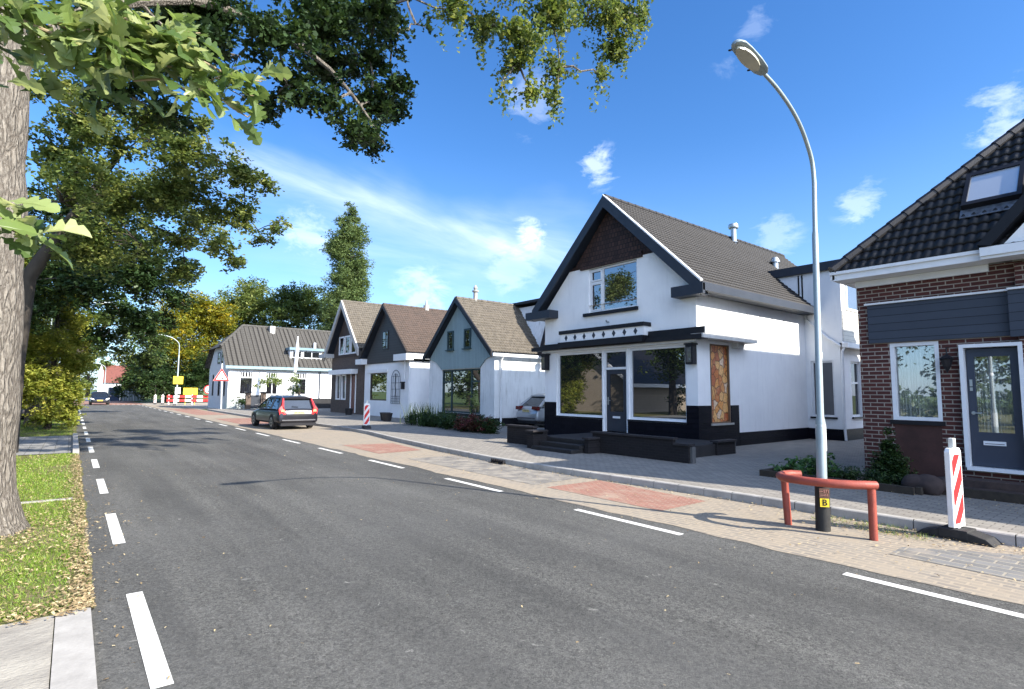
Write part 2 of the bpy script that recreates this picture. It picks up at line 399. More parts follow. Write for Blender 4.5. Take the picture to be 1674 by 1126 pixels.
# ============================================================ GROUND
def asphaltmat():
    m, t, p = base('asphalt', .82, .25); v = objc(t)
    vo = t.new('ShaderNodeTexVoronoi', i_Scale=110, i_Vector=v); sp = t.ramp(t.new('ShaderNodeSeparateColor', i_0=vo.outputs['Color']).outputs[0], [(.0, .1), (.5, .45), (.84, .7), (1, 1.)])
    vo2 = t.new('ShaderNodeTexVoronoi', i_Scale=42, i_Vector=v); sp = t.mix(.35, sp, t.new('ShaderNodeSeparateColor', i_0=vo2.outputs['Color']).outputs[1])
    n1 = t.noise(v, .35, 5, .6); vs = t.new('ShaderNodeMapping', i_Scale=(1.0, .09, 1), i_Vector=v).outputs[0]; n2 = t.noise(vs, 1.6, 4, .6)
    c = t.mix(sp, (.020, .0198, .0185), (.20, .195, .175))
    c = t.mix(t.math('MULTIPLY', t.ramp(n2, [(.35, 0.), (.62, 1.)]), .55), c, (.042, .0415, .039))
    c = t.mix(t.math('MULTIPLY', t.ramp(n1, [(.4, 0.), (.7, 1.)]), .3), c, (.15, .148, .14))
    g = t.noise(v, 5.5, 8, .7, .8); c = t.mix(t.math('MULTIPLY', t.ramp(g, [(.64, 0.), (.70, 1.)]), .55), c, (.36, .35, .31))
    # fine cracks, scattered
    ve = t.new('ShaderNodeTexVoronoi', feature='DISTANCE_TO_EDGE', i_Scale=.55, i_Vector=t.mix(.25, v, t.new('ShaderNodeTexNoise', i_Scale=2.2, i_Detail=6, i_Vector=v).outputs['Color']))
    cr = t.math('MULTIPLY', t.math('LESS_THAN', ve.outputs['Distance'], .004), t.math('GREATER_THAN', t.noise(v, .3, 2), .99))
    c = t.mix(t.math('MULTIPLY', cr, .6), c, (.03, .03, .03))
    t.l.new(c, p.inputs['Base Color']); bump(t, p, t.math('ADD', sp, t.noise(v, 160, 2)), .9, .009); return m
asphalt = asphaltmat()
def sandmat():
    m, t, p = base('sandy_pavers', .9, .15); v = objc(t); s = t.new('ShaderNodeSeparateXYZ', i_0=v)
    cv = t.new('ShaderNodeCombineXYZ', i_X=s.outputs[1], i_Y=s.outputs[0]).outputs[0]
    b = t.new('ShaderNodeTexBrick', i_Scale=1.0, i_Color1=(.25, .22, .175, 1), i_Color2=(.185, .165, .14, 1), i_Mortar=(.34, .285, .21, 1), i_Brick_Width=.2, i_Row_Height=.1, i_Mortar_Size=.014, i_Vector=cv)
    n = t.noise(v, 2.2, 7, .65); c = t.mix(t.ramp(n, [(.40, 0.), (.66, .85)]), b.outputs['Color'], (.31, .258, .19))
    c = t.mix(t.math('MULTIPLY', t.ramp(t.noise(v, .8, 4), [(.5, 0.), (.7, 1.)]), .35), c, (.25, .23, .20))
    c = t.mix(t.math('MULTIPLY', t.noise(v, 70, 3), .3), c, (.2, .17, .14))
    t.l.new(c, p.inputs['Base Color']); bump(t, p, t.math('ADD', t.noise(v, 90, 3), t.math('MULTIPLY', b.outputs['Fac'], -.8)), .4, .006); return m
sand = sandmat()
redpave = brick('red_clay_pavers', 'xy', (.40, .175, .135), (.33, .14, .11), (.38, .30, .24), .2, .065, .85, .006, dirt=.12)
def sandy(t, v, c):
    n = t.ramp(t.noise(v, 1.6, 6, .65), [(.50, 0.), (.72, .75)]); return t.mix(n, c, (.32, .265, .20))
redpave = brick('red_clay_pavers', 'xy', (.31, .14, .10), (.24, .105, .08), (.36, .27, .20), .2, .07, .85, .009, dirt=.25, patch=sandy)
greypave = brick('grey_block_pavers', 'xy', (.21, .205, .195), (.14, .138, .132), (.34, .30, .23), .30, .15, .85, .011, dirt=.35, patch=sandy)
def sdark(t, v, c):
    n = t.ramp(t.noise(v, 1.2, 7, .7), [(.42, 0.), (.62, .8)]); return t.mix(n, c, (.42, .38, .31))
oldpatch = M('old_asphalt_patch', (.13, .125, .118), (.36, .32, .26), .9, scale=3.2, grain=.5, bs=.3)
walkpave = brick('sidewalk_pavers', 'xy', (.31, .285, .245), (.225, .208, .185), (.12, .108, .09), .2, .10, .9, .008, dirt=.4)
tilepave = brick('grey_sett_path', 'xy', (.27, .265, .25), (.21, .208, .2), (.12, .115, .10), .3, .3, .85, .008, off=0, dirt=.3)
kerbm = M('kerb_concrete', (.42, .40, .365), (.29, .275, .25), .9, scale=4, grain=.4, bs=.3)
paint = None
def paintmat():
    m, t, p = base('road_paint', .6, .3); v = objc(t)
    n = t.noise(v, 30, 6, .7); c = t.mix(t.ramp(n, [(.33, 1.), (.46, 0.)]), (.66, .65, .60), (.30, .30, .28))
    c = t.mix(t.math('MULTIPLY', t.ramp(t.noise(v, 4, 4), [(.4, 0.), (.7, 1.)]), .3), c, (.55, .54, .50))
    t.l.new(c, p.inputs['Base Color']); bump(t, p, t.noise(v, 120, 2), .4, .004); return m
paint = paintmat()
def soilmat():
    m, t, p = base('verge_soil', .95, .1); v = objc(t)
    c = t.mix(t.ramp(t.noise(v, 2.5, 6, .65), [(.35, 0.), (.65, 1.)]), (.13, .145, .04), (.20, .165, .09))
    c = t.mix(t.math('MULTIPLY', t.noise(v, 50, 4), .5), c, (.05, .05, .025)); t.l.new(c, p.inputs['Base Color']); bump(t, p, t.noise(v, 40, 4), .8, .03); return m
soil = soilmat()
lawn = M('lawn', (.075, .125, .022), (.11, .14, .035), .95, scale=.4, grain=.5, bs=.6)
def sheet(name, pts, z, m):
    mb = MB(); mb.quad(*[(x, y, z) for x, y in pts]); return struct(mb.build(name, m))
sheet('ground', [(-1500, -600), (1500, -600), (1500, 2400), (-1500, 2400)], -.03, lawn)
# road: slightly crooked towards the far end
sheet('road', [(.20, -14), (6.42, -14), (6.42, 77), (.20, 77)], 0, asphalt)
sheet('road', [(.20, 77), (6.9, 77), (7.0, 104), (.2, 104)], .004, redpave)
sheet('road', [(.20, 104), (7.0, 104), (10, 180), (22, 420), (12, 420), (2, 180)], .002, M('far_asphalt', (.22, .22, .22), (.18, .18, .18), .85))
def strip(name, L, Rr, z, m):
    """L, Rr: lists of (x,y) left / right edge with equal length"""
    mb = MB()
    for i in range(len(L)-1): mb.quad((*L[i], z), (*Rr[i], z), (*Rr[i+1], z), (*L[i+1], z))
    return struct(mb.build(name, m))
KERB = [(8.72, -14), (8.72, 2), (8.62, 5.2), (8.5, 7), (8.40, 8.2), (8.36, 9.4), (8.36, 11.6), (8.55, 14), (9.0, 18), (9.55, 21.5), (9.8, 25), (9.7, 28), (9.25, 31), (9.1, 36), (9.1, 45), (9.2, 54)]
def kx(y):
    for (a, b), (c, d_) in zip(KERB, KERB[1:]):
        if b <= y <= d_: return a+(c-a)*(y-b)/(d_-b)
    return KERB[-1][0] if y > KERB[-1][1] else KERB[0][0]
ys = list(np.arange(-14, 76.9, .35)); ys.append(77)
strip('parking_lane', [(6.33+random.uniform(-.045, .03)+.03*math.sin(y*1.7), y) for y in ys], [(kx(y)+.02, y) for y in ys], .004, sand)
def patch(name, pts, m):  sheet(name, pts, .008, m)
patch('parking_bay', [(6.98, 5.18), (8.2, 5.2), (8.38, 7.7), (6.98, 7.72)], redpave)
patch('parking_bay', [(6.95, 8.05), (8.34, 8.15), (8.34, 13.0), (6.95, 13.1)], oldpatch)
patch('parking_bay', [(6.85, 14.6), (8.3, 14.8), (8.6, 17.3), (6.95, 17.6)], redpave)
patch('parking_bay', [(7.0, -13.9), (8.68, -13.9), (8.68, .9), (7.6, 2.3), (7.15, 2.3)], greypave)
patch('parking_bay', [(6.9, 30), (8.9, 30), (8.9, 38), (6.9, 38)], redpave)
patch('parking_bay', [(6.9, 44), (8.9, 44), (8.9, 60), (6.9, 60)], redpave)
# side street mouth and far pavements
strip('side_street', [(6.9, 58), (6.9, 92)], [(60, 58), (60, 80)], -.004, M('side_street_paving', (.40, .36, .30), (.33, .30, .26), .9, scale=.5, grain=.3))
# sidewalk and kerb
yk = [y for y in np.arange(-14, 54.01, .5)]
strip('sidewalk', [(kx(y)+.13, y) for y in yk], [(40, y) for y in yk], .12, walkpave)
mb = MB()
for i in range(len(yk)-1):
    a, b = yk[i], yk[i+1]; A, B = kx(a), kx(b); g = .006
    mb.quad((A, a+g, -.01), (B, b-g, -.01), (B+.015, b-g, .115), (A+.015, a+g, .115)); mb.quad((A+.015, a+g, .115), (B+.015, b-g, .115), (B+.03, b-g, .128), (A+.03, a+g, .128))
    mb.quad((A+.03, a+g, .128), (B+.03, b-g, .128), (B+.15, b-g, .128), (A+.15, a+g, .128))
    mb.quad((A, a+g, -.01), (A+.15, a+g, -.01), (A+.15, a+g, .128), (A+.015, a+g, .115)); mb.quad((B, b-g, -.01), (B+.15, b-g, -.01), (B+.15, b-g, .128), (B+.015, b-g, .115))
struct(mb.build('kerb', kerbm)); 
# gully grate in the kerb
mb = MB()
for i in range(6): mb.box(8.28, 8.352, 10.75+i*.09, 10.79+i*.09, .0, .105)
mb.box(8.2, 8.352, 10.72, 11.26, .009, .016)
tag(mb.build('gully_grate', black, origin=(8.3, 11, 0)), 'black slotted drain grate set in the kerb in front of the corner shop steps', 'drain')
# road markings
def dash(mb, x, y0, y1, wd, z=.004):
    mb.quad((x-wd/2, y0, z), (x+wd/2, y0, z), (x+wd/2, y1, z), (x-wd/2, y1, z))
mb = MB()
y = 3.95-3.86*4
while y < 76: dash(mb, .52, y, y+1.92, .118); y += 3.86
struct(mb.build('road_marking', paint))
mb = MB(); y = 2.34-3.73*4
# right hand line
y = 4.18-3.7*5
while y < 76: dash(mb, 6.04, y, y+1.85, .11); y += 3.70
struct(mb.build('road_marking', paint))
mb = MB()
for i in range(14): mb.quad((.3+i*.47, 77.1, .009), (.3+i*.47+.28, 77.1, .009), (.3+i*.47+.28, 77.9, .009), (.3+i*.47, 77.9, .009))
struct(mb.build('road_marking', paint))
# left verge
vy = list(np.arange(5.62, 60, .4))
strip('grass_verge', [(-60, y) for y in vy], [(.24+random.uniform(-.05, .05), y) for y in vy], .015, soil)
strip('path', [(-6, -6), (-6, 5.62)], [(-.006, -6), (-.006, 5.62)], .02, M('rough_slab_path', (.40, .37, .31), (.24, .22, .19), .95, scale=2.6, bs=1., bscale=22, stretch=(1, 1.6, 1), grain=.6))
mb = MB(); mb.box(.0, .215, -6, 5.62, -.02, .03)
for y in np.arange(5.62, 19, 1.0): mb.box(.10, .20, y+.01, y+.99, -.02, .012)
struct(mb.build('kerb', kerbm))
strip('crossing_path', [(-12, 19.3), (-12, 26.5)], [(.1, 19.3), (.1, 26.5)], .03, tilepave)
mb = MB(); mb.box(-3, .1, 11.25, 11.33, -.02, .035); struct(mb.build('kerb', kerbm))
mb = MB(); mb.box(.10, .24, 19.2, 26.6, -.02, .10); struct(mb.build('kerb', kerbm))

# ============================================================ WHITE SHOP HOUSE
X0, YS, YN = 14.45, 9.35, 16.10
shop = thing('shop_house', 'white rendered shop with black plinth, steep dark tiled gable and large display windows', 'shop', (X0+3, 12.7, .12))
wl = MB()
def wallx(mb, c, d_, ys, zs, holes):
    """front wall quads in plane x=c with rectangular holes and their reveals (depth d_)"""
    Y = sorted(set(ys+[h[0] for h in holes]+[h[1] for h in holes])); Z = sorted(set(zs+[h[2] for h in holes]+[h[3] for h in holes]))
    for i in range(len(Y)-1):
        for j in range(len(Z)-1):
            yc, zc = (Y[i]+Y[i+1])/2, (Z[j]+Z[j+1])/2
            if any(h[0] < yc < h[1] and h[2] < zc < h[3] for h in holes): continue
            mb.quad((c, Y[i], Z[j]), (c, Y[i+1], Z[j]), (c, Y[i+1], Z[j+1]), (c, Y[i], Z[j+1]))
    for a0, a1, z0, z1 in holes:
        mb.quad((c, a0, z0), (c+d_, a0, z0), (c+d_, a0, z1), (c, a0, z1)); mb.quad((c, a1, z0), (c+d_, a1, z0), (c+d_, a1, z1), (c, a1, z1))
        mb.quad((c, a0, z0), (c+d_, a0, z0), (c+d_, a1, z0), (c, a1, z0)); mb.quad((c, a0, z1), (c+d_, a0, z1), (c+d_, a1, z1), (c, a1, z1))
def wally(mb, c, d_, xs, zs, holes):
    X = sorted(set(xs+[h[0] for h in holes]+[h[1] for h in holes])); Z = sorted(set(zs+[h[2] for h in holes]+[h[3] for h in holes]))
    for i in range(len(X)-1):
        for j in range(len(Z)-1):
            xc, zc = (X[i]+X[i+1])/2, (Z[j]+Z[j+1])/2
            if any(h[0] < xc < h[1] and h[2] < zc < h[3] for h in holes): continue
            mb.quad((X[i], c, Z[j]), (X[i+1], c, Z[j]), (X[i+1], c, Z[j+1]), (X[i], c, Z[j+1]))
    for a0, a1, z0, z1 in holes:
        mb.quad((a0, c, z0), (a0, c+d_, z0), (a0, c+d_, z1), (a0, c, z1)); mb.quad((a1, c, z0), (a1, c+d_, z0), (a1, c+d_, z1), (a1, c, z1))
        mb.quad((a0, c, z0), (a0, c+d_, z0), (a1, c+d_, z0), (a1, c, z0)); mb.quad((a0, c, z1), (a0, c+d_, z1), (a1, c+d_, z1), (a1, c, z1))
shopholes = [(9.74, 11.95, .90, 3.24), (12.02, 13.08, .44, 3.24), (13.12, 15.45, .90, 3.24)]
upper = (11.55, 13.74, 4.62, 6.22)
wallx(wl, X0, .13, [YS, YN], [.9, 4.9], shopholes+[(11.55, 13.74, 4.62, 4.9)])
# gable part above 4.9 : polygons beside the upper window
def gz(y): return 8.36-abs(y-12.72)*(8.36-4.9)/(12.72-9.35)
wl.quad((X0, YS, 4.9), (X0, 11.55, 4.9), (X0, 11.55, 6.3), (X0, 10.72, 6.3)); wl.quad((X0, 13.74, 4.9), (X0, YN, 4.9), (X0, 14.72, 6.3), (X0, 13.74, 6.3))
wl.quad((X0, 11.55, 6.22), (X0, 13.74, 6.22), (X0, 13.74, 6.3), (X0, 11.55, 6.3))
for a in ((11.55,), (13.74,)): wl.quad((X0, a[0], 4.9), (X0+.13, a[0], 4.9), (X0+.13, a[0], 6.22), (X0, a[0], 6.22))
wally(wl, YS, .1, [X0, 21.6], [.12, 4.95], [(15.12, 16.2, .84, 3.28)])
wl.quad((X0, YN, .12), (27, YN, .12), (27, YN, 4.9), (X0, YN, 4.9)); wl.quad((27, YS, .12), (27, YN, .12), (27, YN, 4.9), (27, YS, 4.9)); wl.quad((27, YS, 4.9), (27, YN, 4.9), (27, 12.72, 8.3))
wl.build('wall', render_white, shop)
pl = MB()
pl.box(X0-.025, X0, YS-.025, 9.74, .10, 1.40); pl.box(X0-.025, X0, 15.45, YN, .10, 1.40)
pl.box(X0-.025, X0+.03, 9.74, 11.98, .10, .84); pl.box(X0-.025, X0+.03, 13.12, 15.45, .10, .84); pl.box(X0-.025, X0+.1, 11.98, 13.12, .1, .44)
pl.build('plinth', blackbrick, shop)
pl = MB(); pl.box(X0-.0, 15.10, YS-.025, YS, .10, 1.40); pl.box(16.22, 16.68, YS-.025, YS, .10, 1.40); pl.box(15.10, 16.22, YS-.025, YS, .10, .84); pl.box(16.68, 21.58, YS-.03, YS, .10, .53)
pl.build('plinth', blackbrickx, shop)
# shop windows
window('shop_window', shop, 'x', X0+.13, 9.74, 11.95, .90, 3.24, trimwhite, pane, .075, .06, sgn=-1)
window('shop_window', shop, 'x', X0+.13, 13.12, 15.45, .90, 3.24, trimwhite, pane, .075, .06, sgn=-1)
many('sill', [(X0-.04, X0+.13, 9.70, 11.98, .845, .895), (X0-.04, X0+.13, 13.10, 15.5, .845, .895)], black, shop)
df = MB(); df.box(X0+.06, X0+.13, 12.02, 12.10, .44, 3.24); df.box(X0+.06, X0+.13, 13.0, 13.08, .44, 3.24); df.box(X0+.06, X0+.13, 12.10, 13.0, 3.16, 3.24); df.box(X0+.06, X0+.13, 12.10, 13.0, 2.56, 2.64); df.build('door_frame', trimwhite, shop)
mb = MB(); mb.box(X0+.105, X0+.11, 12.1, 13.0, 2.64, 3.16); mb.build('transom_window', pane, shop)
dr = MB(); dr.box(X0+.09, X0+.13, 12.11, 12.25, .46, 2.55); dr.box(X0+.09, X0+.13, 12.85, 12.99, .46, 2.55); dr.box(X0+.09, X0+.13, 12.25, 12.85, 2.4, 2.55); dr.box(X0+.09, X0+.13, 12.25, 12.85, .46, 1.12)
do = dr.build('door', slate, shop)
mb = MB(); mb.box(X0+.115, X0+.125, 12.25, 12.85, 1.12, 2.40); mb.build('door_glass', glass('door_glass', .12), do)
mb = MB(); mb.box(X0+.078, X0+.09, 12.4, 12.72, .9, .97); mb.build('letterbox', trimwhite, do)
mb = MB(); mb.box(X0+.08, X0+.09, 12.90, 12.95, 1.35, 1.62); mb.tube([(X0+.05, 12.93, 1.5), (X0+.05, 12.80, 1.5)], .011, 6); mb.build('door_handle', metal, do)
# upper window
window('upper_window', shop, 'x', X0+.12, 11.55, 13.74, 4.62, 6.22, trimwhite, pane, .065, .06, bars_v=(13.12,), bars_h=((5.72, 13.12, 13.68),), sgn=-1)
mb = MB()
for (a0, a1, z0, z1) in ((13.155, 13.665, 5.76, 6.15), (13.155, 13.665, 4.69, 5.68)):
    mb.box(X0+.05, X0+.075, a0, a1, z1-.05, z1); mb.box(X0+.05, X0+.075, a0, a1, z0, z0+.05); mb.box(X0+.05, X0+.075, a0, a0+.05, z0+.05, z1-.05); mb.box(X0+.05, X0+.075, a1-.05, a1, z0+.05, z1-.05)
mb.build('casement', trimwhite, shop)
mb = MB(); mb.box(X0-.10, X0+.12, 11.5, 13.95, 4.50, 4.615); mb.build('sill', black, shop)
mb = MB(); mb.box(X0-.06, X0+.02, 11.3, 14.12, 6.24, 6.44); mb.quad((X0-.01, 11.02, 6.42), (X0-.01, 14.42, 6.42), (X0-.01, 12.72, 8.25)); mb.quad((X0-.01, 10.72, 6.3), (X0-.01, 11.3, 6.3), (X0-.01, 11.3, 6.42), (X0-.01, 10.9, 6.42)); mb.quad((X0-.01, 14.12, 6.3), (X0-.01, 14.72, 6.3), (X0-.01, 14.5, 6.42), (X0-.01, 14.12, 6.42)); mb.build('gable_cladding', shingle, shop)
# fascia sign box with diamonds and the canopy band
mb = MB(); mb.box(14.10, X0, 11.03, 14.87, 3.60, 3.90); mb.build('sign_box', render_white, shop)
mb = MB(); mb.box(14.05, X0, 11.0, 14.9, 3.90, 4.03); mb.build('sign_cap', black, shop)
dmm = M('diamond_slate', (.025, .03, .04), (.05, .06, .08), .35)
for i in range(8):
    dm = MB(); yc = 11.35+i*.457; dm.prism([(yc-.075, 3.755), (yc, 3.645), (yc+.075, 3.755), (yc, 3.865)], 0, 14.085, 14.1)
    dm.build('diamond_ornament', dmm, shop)
mb = MB(); mb.box(14.12, X0, 8.98, 16.55, 3.36, 3.50); mb.box(14.0, X0, 11.0, 14.9, 3.40, 3.60); mb.box(14.28, X0, 9.0, 11.0, 3.5, 3.72); mb.box(14.28, X0, 14.9, 16.1, 3.50, 3.60); mb.build('canopy', black, shop)
mb = MB(); mb.box(14.3, X0+.05, 9.3, 16.1, 3.29, 3.36); mb.build('canopy_soffit', trimwhite, shop)
mb = MB(); mb.box(14.125, 17.2, 8.93, 9.345, 3.38, 3.51); mb.box(14.3, 16.4, 8.96, 9.345, 3.51, 3.73); mb.box(16.4, 16.75, 9.15, 9.35, 3.22, 3.38); mb.build('side_canopy', M('raw_concrete', (.68, .67, .63), (.50, .49, .46), .85, scale=4, grain=.3, bs=.3), shop)
# poster of nuts in the side window
def nuts():
    m, t, p = base('nut_print', .45, .4); v = objc(t); s = t.new('ShaderNodeSeparateXYZ', i_0=v)
    cv = t.new('ShaderNodeCombineXYZ', i_X=t.math('MULTIPLY', s.outputs[0], 1.25), i_Y=s.outputs[2]).outputs[0]
    cv = t.mix(.22, cv, t.new('ShaderNodeTexNoise', i_Scale=3.5, i_Detail=4, i_Vector=cv).outputs['Color'])
    vo = t.new('ShaderNodeTexVoronoi', i_Scale=5.0, i_Vector=cv, voronoi_dimensions='2D'); ve = t.new('ShaderNodeTexVoronoi', feature='DISTANCE_TO_EDGE', i_Scale=5.0, i_Vector=cv, voronoi_dimensions='2D')
    r = t.new('ShaderNodeSeparateColor', i_0=vo.outputs['Color']).outputs[0]
    c = t.ramp(r, [(.0, (.62, .20, .05)), (.2, (.82, .36, .09)), (.4, (.88, .50, .18)), (.58, (.50, .14, .05)), (.72, (.88, .70, .50)), (.84, (.70, .30, .09))], 'CONSTANT')
    c = t.mix(t.math('MULTIPLY', t.ramp(t.noise(v, 22, 5, .75, 1.5), [(.42, 0.), (.6, 1.)]), .6), c, (.22, .06, .015))
    c = t.mix(t.ramp(t.noise(v, 9, 3, .5), [(.56, 0.), (.68, .55)]), c, (.70, .42, .20))
    c = t.mix(t.ramp(ve.outputs['Distance'], [(.0, .9), (.11, .0)]), c, (.06, .014, .006)); t.l.new(c, p.inputs['Base Color']); return m
mb = MB(); mb.box(15.17, 16.15, YS+.05, YS+.06, .9, 3.24); mb.build('poster', nuts(), shop)['label'] = 'tall printed picture of mixed nuts filling the side window'
mb = MB(); mb.box(15.12, 15.17, YS-.01, YS+.09, .84, 3.28); mb.box(16.15, 16.2, YS-.01, YS+.09, .84, 3.28); mb.box(15.17, 16.15, YS-.01, YS+.09, .84, .9); mb.box(15.17, 16.15, YS+.0, YS+.09, 3.24, 3.28); mb.build('window_frame', M('brown_wood', (.16, .10, .06), None, .5), shop)
mb = MB(); mb.box(15.05, 16.3, YS-.07, YS-.03, .80, .86); mb.build('sill', concrete, shop)
# wall lamps
for yy in (9.47, 15.93):
    mb = MB(); mb.box(14.20, 14.42, yy-.12, yy+.12, 2.62, 3.2); mb.box(14.17, 14.45, yy-.15, yy+.15, 3.2, 3.25); l = mb.build('wall_lamp', black, shop)
    mb = MB(); mb.box(14.19, 14.198, yy-.08, yy+.08, 2.68, 3.12); mb.build('lamp_glass', glass('lamp_glass', .1, (.1, .1, .1)), l)
mb = MB(); mb.tube([(14.4, 12.75, 4.2), (14.3, 12.75, 4.2), (14.26, 12.75, 4.26)], .03, 8); mb.build('spotlight', metal, shop)
# roof
def slope(org, u, v, length, run, tw, th, m, parent, keep=None, amp=.035, step=.03, name='roof', res=6):
    nu = max(1, round(length/tw)); nv = max(1, round(run/th)); V, F = tile_sheet(org, u, v, nu, nv, length/nu, run/nv, amp, step, keep, res)
    return npmesh(name, V, F, m, parent)
def gable_roof(parent, x0, x1, ya, za, yc, zc, yb, zb, m, tw=.28, th=.32, amp=.035, step=.03, under=slate, res=6):
    """eave a (ya,za), ridge (yc,zc), eave b; ridge along X"""
    for (ye, ze) in ((ya, za), (yb, zb)):
        v = Vector((0, yc-ye, zc-ze)); run = v.length; vn = v.normalized(); u = Vector((1, 0, 0))
        slope((x0, ye, ze), u, vn, x1-x0, run, tw, th, m, parent, amp=amp, step=step, res=res)
        n = u.cross(vn); n = n if n.z > 0 else -n
        mb = MB(); mb.slab(Vector((x0+.02, ye, ze))-n*.02, (x1-x0-.04, 0, 0), vn*(run-.02), -n*.10); mb.build('roof_deck', under, parent)
    mb = MB(); ridge(mb, (x0, yc, zc+.02), (x1, yc, zc+.02), int((x1-x0)/.4), .10); mb.build('ridge_tiles', m, parent)
gable_roof(shop, 14.16, 27.2, 8.98, 4.98, 12.72, 8.58, 16.5, 4.94, tile_dark, .155, .195, .034, .036)
# verge boards
def verge(parent, x0, x1, ya, za, yc, zc, h, m, name='verge_board', lift=.06):
    mb = MB(); s = 1 if yc > ya else -1
    sl = (zc-za)/(abs(yc-ya)); dz = h*math.sqrt(1+sl*sl)
    pts = [(ya, za+lift), (yc, zc+lift), (yc, zc+lift-dz), (ya+s*(0), za+lift-dz)]
    mb.prism(pts, 0, x0, x1); return mb.build(name, m, parent)
verge(shop, 14.10, 14.17, 8.98, 4.98, 12.72, 8.58, .30, slate); verge(shop, 14.10, 14.17, 16.5, 4.94, 12.72, 8.58, .30, slate)
mb = MB(); mb.prism([(8.98, 5.04), (12.72, 8.64), (12.72, 8.68), (8.95, 5.08)], 0, 14.09, 14.22); mb.build('verge_flashing', trimwhite, shop)
mb = MB()
for ye, ze in ((8.98, 4.98), (16.5, 4.94)):   # soffit behind the verge board
    mb.quad((14.12, ye, ze-.16), (X0+.02, ye, ze-.16), (X0+.02, 12.72, 8.58-.16), (14.12, 12.72, 8.58-.16))
mb.build('verge_soffit', slate, shop)
mb = MB(); mb.box(14.0, 22.25, 8.82, 9.06, 4.74, 4.98); mb.box(13.98, 14.1, 8.82, 9.9, 4.64, 4.95); mb.box(14.1, X0, 8.95, 9.9, 4.64, 4.75); mb.box(14.1, X0, 9.06, 9.9, 4.75, 4.95); mb.build('gutter_box', slate, shop)
mb = MB(); mb.box(13.98, X0, 15.35, 16.75, 4.60, 4.90); mb.box(X0, 27, 16.42, 16.75, 4.66, 4.90); mb.build('gutter_box', slate, shop)
mb = MB(); mb.box(14.1, 22.2, 9.065, 9.34, 4.735, 4.76); mb.build('soffit', slate, shop)
for i in range(4):
    mb = MB(); x = 17.35+i*.85; mb.tube([(x, YS-.01, 4.42), (x+.14, YS-.03, 4.12)], .008, 5); mb.build('wall_anchor', black, shop)
# metal flues
mb = MB(); mb.tube([(22.3, 12.5, 8.2), (22.3, 12.5, 9.0)], .12, 14); mb.tube([(22.3, 12.5, 9.0), (22.3, 12.5, 9.06), (22.3, 12.5, 9.18), (22.3, 12.5, 9.22)], [.2, .22, .2, .08], 14); mb.tube([(22.3, 12.5, 8.35), (22.3, 12.5, 8.42)], [.2, .14], 14); mb.build('flue', metal, shop, True)
mb = MB(); mb.tube([(23.5, 11.3, 7.0), (23.5, 11.3, 7.45)], .13, 14); mb.tube([(23.5, 11.3, 7.45), (23.5, 11.3, 7.5), (23.5, 11.3, 7.66)], [.2, .2, .12], 14); mb.build('flue', metal, shop, True)
# flat roofed dormer and lean-to behind
D = 21.6
dm = MB(); dm.box(D, 26.5, 8.05, 12.0, 3.62, 6.34); dm.build('dormer_wall', render_white, shop)
mb = MB(); mb.box(D-.12, 26.7, 7.9, 12.2, 6.34, 6.66); mb.build('dormer_fascia', slate, shop)
mb = MB(); mb.box(D-.02, D-.004, 9.35, 9.40, 5.0, 6.3); mb.box(D-.02, D-.004, 9.48, 9.53, 4.9, 6.3); mb.build('dormer_joint', black, shop)
window('dormer_window', shop, 'y', 8.05, 22.0, 23.2, 4.85, 6.25, trimwhite, pane, .08, .05, sgn=-1); window('dormer_window', shop, 'y', 8.05, 23.25, 24.6, 4.85, 6.25, trimwhite, pane, .08, .05, sgn=-1)
mb = MB(); mb.box(21.62, 26.4, 8.02, 8.05, 3.7, 4.8); mb.build('dormer_panelling', planks('white_boards', (.72, .70, .62), 2, .14, gap=.03), shop)
lt = MB(); wallx(lt, D, .12, [8.15, 9.35], [.12, 3.62], [(8.38, 9.18, .95, 3.0)]); wally(lt, 8.15, .12, [D, 30], [.12, 3.55], [(22.5, 23.4, .95, 3.0)]); lt.quad((D, 8.15, 3.6), (30, 8.15, 3.6), (30, 12, 3.6), (D, 12, 3.6)); lt.build('wall', render_white, shop)
mb = MB(); mb.box(D-.03, D, 8.12, 9.32, .1, .52); mb.box(D-.03, 30, 8.12, 8.15, .1, .52); mb.build('plinth', blackbrickx, shop)
window('side_window', shop, 'x', D+.11, 8.38, 9.18, .95, 3.0, trimwhite, pane_dark, .07, .06, sgn=-1); window('side_window', shop, 'y', 8.27, 22.5, 23.4, .95, 3.0, trimwhite, pane_dark, .07, .06, bars_h=(2.2,), sgn=-1)
many('sill', [(D-.06, D, 8.32, 9.24, .88, .945), (22.42, 23.48, 8.09, 8.15, .88, .945)], black, shop)
mb = MB(); mb.box(D-.08, 30, 7.86, 8.05, 3.45, 3.62); mb.build('gutter', trimwhite, shop)
mb = MB(); mb.tube([(D-.02, 7.98, 3.45), (D-.05, 8.06, 3.3), (D-.05, 8.08, .5), (D-.08, 8.05, .14)], .045, 8); mb.tube([(D-.04, 9.28, 4.9), (D-.04, 9.28, 4.6), (D-.06, 8.55, 3.85), (D-.06, 8.1, 3.5)], .04, 8); mb.build('downpipe', trimwhite, shop, True)
